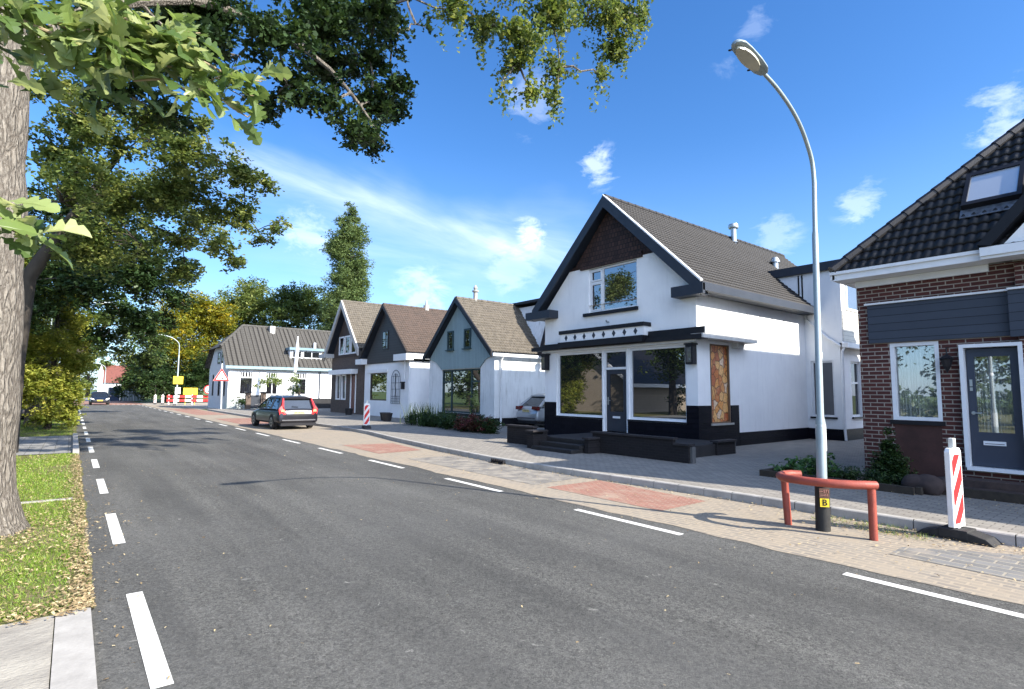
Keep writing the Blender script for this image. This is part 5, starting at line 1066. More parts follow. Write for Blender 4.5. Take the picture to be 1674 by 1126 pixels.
# hanging sprays: short drooping runs of leaves around the lit part
spr = []
for (x, y, z, r) in lit[:14]:
    for k in range(int(4+r*9)):
        a = rs.uniform(-1, 1, 3)*r*1.05; n_ = rs.randint(8, 20); s0 = np.array([x, y, z])+a
        for j in range(n_): spr.append(s0+np.array([.03*math.sin(j+k), .0, -.035*j*1.1])+rs.normal(0, .045, 3))
for tw_, nodeset in ((twd, nodes), (twl, nodes)):
    for b, cs in tw_:
        bv = Vector(b); nn = min(nodes, key=lambda q: (q[0]-bv).length); path = wobble(nn[0], bv, 4, .06, rs); mb.tube(path, [.03, .026, .022, .018, .014], 5, cap=False); nodes.append((bv, .02))
        for q in cs[rs.permutation(len(cs))[:9]]: mb.tube(wobble(bv, q, 3, .1, rs), [.012, .009, .006, .004], 4, cap=False)
tk = mb.build('trunk', bark, ot, True)
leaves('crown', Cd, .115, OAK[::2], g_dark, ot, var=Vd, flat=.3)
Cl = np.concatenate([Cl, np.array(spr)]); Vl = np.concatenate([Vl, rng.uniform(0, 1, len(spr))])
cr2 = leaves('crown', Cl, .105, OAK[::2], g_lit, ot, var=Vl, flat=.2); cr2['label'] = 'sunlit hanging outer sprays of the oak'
# close oak branch hanging in from the top left
nb = thing('oak_branch', 'close oak twig with large lobed leaves hanging in front of the big trunk', 'branch', (-.5, 2.1, 2.75))
mb = MB(); tws = []
def tw_(pts, r0, r1):
    o = limb(mb, pts, r0, r1, np.random.RandomState(len(pts)*7+int(pts[0][2]*10))); tws.append(o)
tw_([(-.75, 2.2, 3.05), (-.3, 2.0, 2.86), (-.05, 1.9, 2.76), (.16, 1.85, 2.73), (.31, 1.8, 2.72), (.41, 1.8, 2.725)], .009, .002)
tw_([(-.3, 2.0, 2.82), (-.08, 1.9, 2.70), (.1, 1.85, 2.66), (.27, 1.82, 2.635), (.40, 1.82, 2.63)], .006, .002)
tw_([(-.45, 2.0, 3.05), (-.1, 2.0, 2.93), (.08, 1.95, 2.84), (.2, 1.9, 2.78)], .006, .002)
tw_([(-.05, 1.9, 2.72), (.06, 1.85, 2.74), (.16, 1.85, 2.78), (.24, 1.85, 2.84)], .004, .0015)
tw_([(.1, 1.87, 2.72), (.22, 1.83, 2.70), (.31, 1.82, 2.68), (.39, 1.8, 2.67)], .004, .001)
tw_([(-.5, 1.9, 2.4), (-.3, 1.85, 2.28), (-.18, 1.8, 2.17), (-.11, 1.78, 2.12)], .005, .0015)
mb.build('twig', M('young_bark', (.30, .24, .15), (.20, .15, .09), .7, scale=30), nb, True)
LV = []; LF = []; LA = []
rs2 = np.random.RandomState(21)
def bigleaf(p, dirv, size, var, bend=.25):
    dirv = Vector(dirv).normalized(); nrm = Vector((rs2.normal(0, .55), rs2.normal(-.35, .5), 1)).normalized(); nrm = (nrm-dirv*nrm.dot(dirv)).normalized(); sd = dirv.cross(nrm); n = len(OAK); h = (n-1)//2
    fold = rs2.uniform(.05, .6); bend = rs2.uniform(-.1, .9)
    out = [(x, y) for x, y in OAK]; top = out[:h+1]; bot = [out[0]]+out[:h:-1]+[out[h]]
    for half in (top, [(x, y) for x, y in out[h:]]+[out[0]]):
        b = len(LV); idx = []
        for x, y in half:
            jit = 1+rs2.uniform(-.14, .14); q = Vector(p)+dirv*(x*size)+sd*(y*size*jit)+nrm*(abs(y)*fold*size-bend*size*(x-.3)**2*1.2*.6); LV.append(tuple(q)); idx.append(len(LV)-1); LA.append(var)
        # mid rib points so that the half closes along a curved rib
        rib = [(.75, 0), (.5, 0), (.25, 0)] if half is top else [(.25, 0), (.5, 0), (.75, 0)]
        for x, y in rib: LV.append(tuple(Vector(p)+dirv*(x*size)+nrm*(-bend*size*(x-.3)**2*.72))); idx.append(len(LV)-1); LA.append(var)
        LF.append(idx)
for ti, o in enumerate(tws):
    for i, p in enumerate(o[2:]):
        for k in range((8 if i < .55*len(o) else (3 if i < .8*len(o) else 1)) if ti < 4 else 3):
            d_ = Vector((rs2.uniform(-.4, 1.0), rs2.uniform(-.9, .6), rs2.uniform(-.75, .6))); 
            if ti == 4 and rs2.rand() < .45: continue
            bigleaf(p+Vector(rs2.uniform(-1, 1, 3).tolist())*.03, d_, rs2.uniform(.05, .105), rs2.rand())
for k in range(150):
    u_ = rs2.rand(); p = Vector((-.32+.38*u_+rs2.normal(0, .04), rs2.uniform(1.75, 2.15), 2.78-.04*u_+rs2.normal(0, .085))); bigleaf(p, (rs2.uniform(-.3, 1), rs2.uniform(-.8, .5), rs2.uniform(-.9, .4)), rs2.uniform(.05, .10), rs2.rand())
for k in range(9): p = Vector((-.22+rs2.uniform(-.08, .09), 1.8+rs2.normal(0, .05), 2.15+rs2.uniform(-.03, .06))); bigleaf(p, (rs2.uniform(.2, 1), rs2.uniform(-.6, .3), rs2.uniform(-.4, .2)), rs2.uniform(.07, .11), rs2.rand())
me = bpy.data.meshes.new('leaves'); o3 = worldloc(nb); me.from_pydata([(v[0]-o3.x, v[1]-o3.y, v[2]-o3.z) for v in LV], [], LF); a_ = me.attributes.new('var', 'FLOAT', 'POINT'); a_.data.foreach_set('value', LA)
lo = bpy.data.objects.new('leaves', me); COL.objects.link(lo); lo.parent = nb; setm(lo, leafmat('near_oak_leaf', (.060, .105, .030), (.15, .21, .06), (.38, .41, .19), .42, .34))
# street trees on the left
tree('street_tree', 'first tree beyond the big oak, bright olive crown spreading over the road', [(-1.35, 20.2, 0), (-1.3, 20.1, 2.5), (-1.15, 20, 4.8), (-.3, 19.6, 6.6), (.7, 19.2, 8.6)], [.30, .24, .19, .12, .05], t2+[[-.9,18.5,9.6,.9],[.2,18.4,9.9,.8],[1.2,18.2,9.3,.8],[-.2,17.4,8.6,.8],[2.2,23,8.8,1.1],[1.0,24,8.6,1.2],[3.2,22.6,7.9,.8]], .11, g_mid, OAK[::3], darkbark, 'trees along the left verge', 1.6, 2, hole=.35, twigs=9, twr=.014, shell=.7)
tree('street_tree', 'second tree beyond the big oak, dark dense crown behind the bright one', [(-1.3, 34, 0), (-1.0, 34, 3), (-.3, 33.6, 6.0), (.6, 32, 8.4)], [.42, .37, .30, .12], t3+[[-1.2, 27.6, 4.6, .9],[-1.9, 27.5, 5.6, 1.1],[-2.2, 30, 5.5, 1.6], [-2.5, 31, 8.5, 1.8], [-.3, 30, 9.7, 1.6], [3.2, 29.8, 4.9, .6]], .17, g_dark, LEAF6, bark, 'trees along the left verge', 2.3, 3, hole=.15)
tree('street_tree', 'third tree beyond the big oak, low dark crown over the far road', [(-1.2, 47, 0), (-.9, 47, 3), (.8, 47, 5), (2, 47, 7)], [.3, .26, .2, .1], t4+[[-2, 47, 5, 2.], [-1.5, 47, 8, 2.2]], .24, g_far, LEAF6, darkbark, 'trees along the left verge', 1.6, 4, hole=.2)
tree('street_tree', 'farthest tree of the left verge row, pale green', [(-1.5, 75, 0), (-1.2, 75, 3), (0, 75, 6)], [.3, .25, .15], [[-2, 75, 3.5, 2.6], [-1, 76, 6.5, 2.6], [.5, 75, 5.5, 1.6], [-3.5, 75, 6, 2.5], [-2, 77, 9, 2.8], [.3, 76, 8.2, 1.8], [-.3, 75, 2.2, 1.3]], .32, g_mid, LEAF4, darkbark, 'trees along the left verge', 1.6, 5, hole=.15)
tree('hornbeam', 'yellow green hornbeam with foliage right down to the grass at the left kerb', [(-.75, 30.9, 0), (-.7, 30.9, 2.5), (-.7, 30.9, 5.8)], [.14, .1, .04], hb+[[-1.5,30.6,2.4,.9],[-1.6,30.8,1.4,.8],[-1.9,31,3.6,.9],[-2.3,31,5.4,1.1],[-1.6,30.7,6.9,1.],[-.7,30.7,6.8,.8],[-2.9,31,4.2,1.1],[-.3,30.4,2.1,.6],[.1,30.7,1.7,.5],[.15,30.8,2.7,.5],[-1.9, 31, 4.6, .9], [-.1, 30.6, .45, .4], [-1.0, 30.6, .45, .45]], .115, g_hb, LEAF6, darkbark, None, 2.4, 6, hole=.1, twigs=4, shell=.6)
tree('bush', 'dark grey green bush behind the hornbeam on the lawn', [(-2.6, 33.5, 0), (-2.6, 33.5, 1.5)], [.1, .04], [[-2.4, 33.5, 2.6, .9], [-3.2, 33.6, 2.9, 1.], [-2.3, 33.6, 4, 1.], [-3, 34, 5, 1.3], [-3.8, 34, 2.0, .9]], .14, g_far, LEAF4, darkbark, None, 1.6, 7, cat='bush')
tree('tree', 'tall dark tree standing on the lawn behind the left verge', [(-7, 40, 0), (-7, 40, 8)], [.4, .1], [[-7, 40, 5, 3.2], [-5.5, 41, 9, 3], [-9, 40, 8, 3.2], [-7, 42, 12, 3.2]], .26, g_far, LEAF4, darkbark, None, 1.3, 8)
tree('tree', 'round dark tree on the lawn opposite the brick house', [(-8, 18, 0), (-8, 18, 7)], [.35, .1], [[-8, 18, 5, 3.], [-9, 21, 7.5, 3], [-8, 24, 5.5, 3.], [-10, 20, 9, 2.6]], .26, g_far, LEAF4, darkbark, None, 1.3, 9)
tree('tree', 'big dark tree beside the lawn opposite the shop', [(-9, 27, 0), (-9, 27, 7)], [.35, .1], [[-9, 27, 5, 2.6], [-10, 28, 8.5, 3], [-12, 26, 7, 3.]], .26, g_far, LEAF4, darkbark, None, 1.3, 10)
gt = [('broad garden tree across the road behind the lawn opposite the brick house', -19, 7, 4.2), ('garden tree standing south of the others across the road', -16, -4, 3.6), ('garden tree across the road to the right of the bungalow', -17, 17, 4.0), ('tall garden tree north of the bungalow', -13, 52, 4.5), ('dense garden tree farther north across the road', -11, 64, 4.6), ('last garden tree across the road before the bend', -9, 78, 4.6)]
for i, (lb, x_, y_, r_) in enumerate(gt):
    tree('garden_tree', lb, [(x_, y_, 0), (x_, y_, 4), (x_, y_, 8)], [.35, .25, .1], [[x_, y_, 3.4, r_*.72], [x_+.6, y_+2.5, 5.2, r_*.7], [x_-.5, y_-2.5, 5, r_*.7], [x_, y_, 8, r_*.75], [x_-1, y_+3.5, 2.2, r_*.5]], .34, g_far, LEAF4, darkbark, 'garden trees across the road', .75, 40+i, hole=.1, twigs=3)
shrub_h = [[-13+.4*math.sin(i), -12+i*1.5, 1.3, 1.25] for i in range(28)]
tree('garden_hedge', 'high green hedge closing the gardens on the far side of the lawn', [(-13, 8, 0), (-13, 8, 1.5)], [.1, .05], shrub_h, .24, g_far, LEAF4, darkbark, None, .9, 60, hole=0., twigs=1, cat='hedge')
# right hand background trees
tree('autumn_tree', 'broad tree with yellow autumn top beyond the side street', [(12.5, 91, 0), (12.5, 91, 5), (13, 91, 9)], [.5, .4, .2], [[a, b, c, d*1.15] for a, b, c, d in ye], .34, g_yel, LEAF6, darkbark, None, 2.6, 11, hole=.2, twr=.04)
tree('dark_tree', 'low dark green trees filling the shade under the autumn tree', [(9.8, 88, 0), (9.8, 88, 3)], [.25, .1], [[a, b, c, d*1.15] for a, b, c, d in dk]+[[8.5,93,3,3],[12,94,3,3],[16,94,4,3],[10,94,7,3],[14.5,95,7.5,3],[18,95,7,3],[5.2, 92, 1.6, 1.3], [22, 90, 4, 3]], .3, g_dark, LEAF6, darkbark, None, 2.3, 12, hole=0., twr=.03)
tree('tree', 'left of two green trees rising behind the white corner house', [(21.5, 94, 0), (21.5, 94, 9)], [.5, .2], bwt, .36, g_mid, LEAF4, darkbark, 'green trees behind the corner house', 2.6, 13, hole=.1, twr=.04)
tree('tree', 'right of two green trees behind the white corner house, touching the poplar', [(28, 87, 0), (28, 87, 9)], [.5, .2], bw2, .34, g_far, LEAF4, darkbark, 'green trees behind the corner house', 2.6, 14, hole=.1, twr=.04)
pb = []
rs = np.random.RandomState(9)
for i in range(60):
    t = i/59; z = 7+t*21.5; r = 3.1*math.sin(math.pi*min(1, .30+t*.62))**.8*(1-.25*t); a = rs.uniform(0, 6.28); r = (2.9-.5*t)*min(1, (1-t)*3.2+.25); pb.append([29.3+math.cos(a)*r*.6+(.35*t), 75+math.sin(a)*r*.5, z, r*.74])
tree('poplar_tree', 'tall columnar poplar towering behind the row of gabled houses', [(29.2, 75, 0), (29.3, 75, 12), (29.4, 75, 26)], [.55, .35, .1], pb, .27, g_pop, LEAF6, darkbark, None, 1.5, 15, hole=.25, twr=.05, twigs=4, cl=.22)
tree('far_trees', 'pale trees closing the view where the road disappears', [(2.5, 149, 0), (2.5, 149, 5)], [.5, .2], fl+[[-3, 150, 5, 4], [-8, 150, 7, 5], [-14, 150, 8, 6], [0, 152, 10, 3.5], [9, 160, 4.5, 3.5], [14, 165, 5, 4], [10.8, 135, 3.4, 2.4], [12, 128, 4.4, 3], [13, 120, 3.4, 3]], .6, g_mid, LEAF4, darkbark, None, 1.5, 16, hole=.1, twr=.05)
tree('small_tree', 'small yellow tree peeping over the distant red roof', [(10, 156, 0), (10, 156, 5)], [.3, .1], [[10, 156, 7.5, 3.2], [13, 157, 7, 3]], .6, g_yel, LEAF4, darkbark, None, 1.5, 17, hole=.1)
# two small umbrella trees and a palm in the corner house garden
um = leafmat('umbrella_leaf', (.10, .15, .04), (.18, .24, .07), (.28, .32, .10), .4)
tree('umbrella_tree', 'left small drooping umbrella shaped tree before the corner house windows', [(13.7, 51.2, .1), (13.7, 51.2, 2.4)], [.05, .04], [[13.7, 51.2, 2.75, .6], [13.0, 51.2, 2.5, .5], [14.4, 51.2, 2.5, .5], [12.6, 51.2, 2.1, .35], [13.7, 51.2, 3, .4]], .13, um, LEAF4, trimwhite, 'small umbrella trees', 1.1, 18, cat='tree', droop=1.)
tree('umbrella_tree', 'right small drooping umbrella shaped tree before the corner house windows', [(15.0, 49.5, .1), (15.0, 49.5, 2.2)], [.05, .04], [[15.0, 49.5, 2.65, .6], [15.6, 49.5, 2.2, .55], [14.4, 49.5, 2.3, .55], [15.1, 49.5, 1.8, .55], [15, 49.5, 3.0, .4]], .13, um, LEAF4, trimwhite, 'small umbrella trees', 1.2, 19, cat='tree', droop=1.)
pm = thing('palm', 'small dark palm with spiky fronds right in front of the white house flagpole', 'palm', (15.0, 49.3, .1)); pm.location = (16.2, 51.6, .1)
mb = MB(); mb.tube([(16.2, 51.6, .1), (16.2, 51.6, 2.3)], [.12, .1], 8); mb.build('trunk', darkbark, pm); V = []; F = []
for k in range(60):
    a = rs.uniform(0, 6.28); e = rs.uniform(-.6, 1.1); c = Vector((16.2, 51.6, 2.35)); dv = Vector((math.cos(a)*math.cos(e), math.sin(a)*math.cos(e), math.sin(e))); L = rs.uniform(.8, 1.5); sdv = dv.cross(Vector((0, 0, 1))).normalized()*.035; p1 = c+dv*L*.5; p2 = c+dv*L-Vector((0, 0, .28*L)); b = len(V); V += [tuple(c), tuple(p1+sdv), tuple(p2), tuple(p1-sdv)]; F.append((b, b+1, b+2, b+3))
npmesh('fronds', np.array(V), np.array(F), M('palm_green', (.02, .035, .02), (.03, .05, .02), .6), pm)
# hedges, beds, pots
def shrub(name, label, cat, blobs, size, lm, tmpl=LEAF4, seed=1, group=None, dens=2.0, stems=6, hole=0.):
    r_ = np.random.RandomState(seed); c0 = blobs[0]; t = thing(name, label, cat, (c0[0], c0[1], .12), group); C, v_, tw = crown_points(blobs, size, dens, .2, .6, hole, seed); C[:, 2] = np.maximum(C[:, 2], .13)
    mb = MB()
    for b, cs in tw:
        for q in cs[:stems]: mb.tube([(b[0]+r_.uniform(-.05, .05), b[1], .12), tuple((np.array([b[0], b[1], .12])+q)/2+r_.uniform(-.03, .03, 3)), tuple(q)], [.012, .009, .004], 4, cap=False)
    mb.build('stems', darkbark, t); leaves('foliage', C, size, tmpl, lm, t, var=v_); return t
shrub_dark = leafmat('shrub_leaf', (.016, .035, .012), (.03, .06, .016), (.06, .09, .02), .25)
shrub_red = leafmat('red_flower_leaf', (.03, .045, .015), (.10, .03, .025), (.20, .05, .05), .2)
big_leaf = leafmat('broad_leaf', (.03, .08, .02), (.06, .13, .03), (.10, .18, .05), .3)
bl = []
rs = np.random.RandomState(4)
for i in range(18): t = i/17; bl.append([13.2-.3*t+rs.uniform(-.5, .8), 21.8-4.0*(1-t)+4.2*0+rs.uniform(-.2, .2)+0*t, .4+rs.uniform(0, .12), .38])
bl = [[12.6+.9*rs.rand()+(.05*(y_-17)), y_, .36+.12*rs.rand(), .36+.1*rs.rand()] for y_ in np.linspace(17.8, 24.2, 20)]
shrub('flower_bed', 'dark green flower bed of mixed perennials in front of the green gabled house', 'flower bed', bl, .07, shrub_dark, seed=31, dens=1.8)
shrub('red_shrub', 'reddish flowering shrub at the right end of the flower bed', 'shrub', [[12.75, 18.6, .5, .42], [13.0, 18.0, .45, .38], [12.7, 19.3, .45, .35]], .06, shrub_red, seed=32, dens=1.7)
# tall grass like clumps
def blades(name, label, cat, c, n, h, spread, m, seed):
    r_ = np.random.RandomState(seed); V = []; F = []
    for k in range(n):
        x, y = c[0]+r_.normal(0, spread), c[1]+r_.normal(0, spread*1.6); hh = h*r_.uniform(.5, 1.1); dx, dy = r_.normal(0, .14, 2)*hh; w_ = .018; b = len(V)
        V += [(x-w_, y, c[2]), (x+w_, y, c[2]), (x+dx*.4+w_*.8, y+dy*.4, c[2]+hh*.6), (x+dx*.4-w_*.8, y+dy*.4, c[2]+hh*.6), (x+dx, y+dy, c[2]+hh), (x+dx+.004, y+dy, c[2]+hh)]; F += [(b, b+1, b+2, b+3), (b+3, b+2, b+5, b+4)]
    o = npmesh(name, np.array(V), np.array(F), m, None, c, attr=r_.uniform(0, 1, len(V))); tag(o, label, cat); return o
blades('iris_clump', 'clump of tall upright blade leaves at the left end of the flower bed', 'plant', (14.0, 24.6, .12), 160, 1.05, .45, shrub_dark, 1)
shrub('rose_bush', 'slim open leafed bush standing right of the green house window', 'bush', [[15.2, 22.0, 1.3, .35], [15.2, 22.0, .9, .25], [15.15, 22.1, 1.7, .25]], .11, g_mid, LEAF6, 33, dens=.6)
pot0 = thing('plant_pot', 'left of two dark flower pots by the grey gabled house trellis', 'plant pot', (13.9, 29.0, .12), 'potted plants by the grey gabled house')
mb = MB(); mb.lathe((13.9, 29.0, .12), [(0, .2), (.05, .22), (.42, .29), (.45, .31), (.45, .25)], 16); mb.build('pot', M('dark_pot', (.035, .033, .035), None, .6), pot0, True)
C, v_, tw = crown_points([[13.9, 29, .78, .3]], .07, 1.1, .2, .7, .2, 44); leaves('plant', C, .07, LEAF4, g_mid, pot0, var=v_)
dup(pot0, (13.6, 28.1, .12), .7, 'right of two dark flower pots by the grey gabled house trellis'); dup(pot0, (15.1, 37.2, .12), 1.7, 'flower pot beside the red brown door of the brown brick house')
# brick house garden
cone = [[11.95, 3.75, .12+.16*i, .40-.055*i] for i in range(7)]
shrub('conifer', 'dark cone shaped conifer under the brick house window', 'conifer', cone, .045, shrub_dark, LEAF4, 35, dens=2.6, stems=3)
shrub('ground_cover', 'low broad leaved plants spreading at the left of the brick house bed', 'plants', [[11.4, 5.3, .3, .22], [11.2, 5.0, .3, .2], [11.6, 4.8, .34, .24], [11.3, 5.55, .26, .16], [11.9, 5.2, .36, .2], [11.3, 4.4, .28, .18]], .10, big_leaf, LEAF6, 36, dens=1.2, stems=2)
shrub('heather', 'low dark heather cushions in the middle of the brick house bed', 'plants', [[11.35, 4.7, .3, .26], [11.3, 4.2, .28, .24], [11.3, 3.75, .26, .22], [11.4, 3.4, .24, .18]], .035, shrub_dark, LEAF4, 37, dens=1.7, stems=2)
shrub('hedge', 'low dark clipped hedge beside the left gate pier of the corner house', 'hedge', [[11.3, 52.5, .8, .42], [11.6, 52.5, .8, .4], [13.9, 52.3, .6, .45], [14.5, 52.3, .6, .45]], .12, shrub_dark, LEAF4, 38)
# fallen leaves and grass on the verge
def litter(name, pts, size, m, zs=.02):
    n = len(pts); P = np.zeros((n, 3)); P[:, :2] = pts; P[:, 2] = zs
    return leaves(name, P, size, LEAF6, m, None, (float(P[:, 0].mean()), float(P[:, 1].mean()), 0), flat=2.2)
brown = leafmat('fallen_leaf', (.15, .10, .05), (.36, .27, .14), (.50, .42, .24), .1, .8)
def scatter(n, x0, x1, y0, y1, edge=None):
    x = rng.uniform(x0, x1, n); y = y0+(y1-y0)*rng.uniform(0, 1, n)**1.5; return np.stack([x, y], 1)
p = [scatter(3800, -3, .2, 5.65, 19)]
ex = .24-np.abs(rng.normal(0, .11, 3000)); p.append(np.stack([ex, 5.6+13*rng.uniform(0, 1, 3000)**1.4], 1))
p.append(np.stack([rng.uniform(-1.6, .2, 700), rng.uniform(5.5, 5.9, 700)], 1)); p.append(scatter(1400, -2, .2, 26.6, 40)); p.append(np.stack([rng.normal(-.6, .5, 1300), rng.normal(9, .9, 1300)], 1))
p = np.concatenate(p)
o = litter('fallen_leaves', p, .034, brown, .04); tag(o, 'dry yellow brown oak leaves lying thick over the left grass verge', 'fallen leaves', kind='stuff')
p = np.concatenate([np.stack([rng.uniform(.25, 6.3, 260), rng.uniform(1.5, 24, 260)], 1), np.stack([.24+np.abs(rng.normal(0, .22, 220)), rng.uniform(2, 20, 220)], 1), np.stack([rng.uniform(-1, .2, 45), rng.uniform(3.2, 5.6, 45)], 1)])
o = litter('fallen_leaves', p, .026, brown, .012); tag(o, 'few scattered leaf crumbs lying on the asphalt road', 'fallen leaves', kind='stuff')
yy_ = rng.uniform(-2, 14, 500); p = np.stack([np.array([kx(a) for a in yy_])-np.abs(rng.normal(0, .10, 500))-.01, yy_], 1); p = np.concatenate([p, np.stack([rng.normal(8.25, .15, 260), rng.normal(2.75, .35, 260)], 1), np.stack([rng.uniform(6.6, 8.6, 420), rng.uniform(0, 14, 420)], 1), np.stack([rng.uniform(8.2, 8.6, 240), rng.uniform(1, 3.6, 240)], 1)])
o = litter('fallen_leaves', p, .032, brown, .022); tag(o, 'withered leaves gathered in the gutter along the right kerb', 'fallen leaves', kind='stuff')
p = np.concatenate([np.stack([rng.uniform(10.2, 11.4, 320), rng.uniform(1, 5.6, 320)], 1)]); o = litter('fallen_leaves', p, .03, brown, .135); tag(o, 'dry leaves along the planted bed of the brick house', 'fallen leaves', kind='stuff')
# grass blades
def grass(name, n, x0, x1, y0, y1, h, label, pw=1.6, gaps=()):
    x = rng.uniform(x0, x1, n); y = y0+(y1-y0)*rng.uniform(0, 1, n)**pw
    keep = np.ones(n, bool)
    for a, b in gaps: keep &= ~((y > a) & (y < b))
    dens = np.sin(x*2.3+y*.7)+np.sin(y*1.9-x)+rng.normal(0, .8, n); keep &= dens > -1.1; keep &= ~((x > .08) & (rng.rand(n) < .6)); x, y = x[keep], y[keep]; n = len(x)
    hh = h*rng.uniform(.45, 1.2, n); a = rng.uniform(0, 6.28, n); w_ = .0035+.0009*(y-y0)*.5; bx_, by_ = np.cos(a)*w_, np.sin(a)*w_; lx, ly = rng.normal(0, .5, n)*hh, rng.normal(0, .5, n)*hh
    V = np.zeros((n, 3, 3)); V[:, 0] = np.stack([x-bx_, y-by_, np.full(n, .01)], 1); V[:, 1] = np.stack([x+bx_, y+by_, np.full(n, .01)], 1); V[:, 2] = np.stack([x+lx, y+ly, hh], 1)
    o = npmesh(name, V.reshape(-1, 3), np.arange(3*n).reshape(n, 3), leafmat(name+'_blade', (.08, .16, .015), (.17, .27, .03), (.34, .36, .09), .35), None, ((x0+x1)/2, (y0+y1)/2, 0), attr=np.repeat(rng.uniform(0, 1, n), 3)); tag(o, label, 'grass', kind='stuff')
grass('grass', 90000, -2.6, .22, 5.7, 19.2, .055, 'short green grass mixed with dry leaves on the near left verge', 1.7, ((11.22, 11.36),))
grass('grass', 26000, -5, .22, 26.7, 44, .09, 'bright short grass of the verge around the hornbeam', 1.3)
grass('kerb_weeds', 1500, 8.1, 8.68, 2.2, 3.6, .05, 'small green weeds growing in the gutter by the hoop barrier', 1.0)

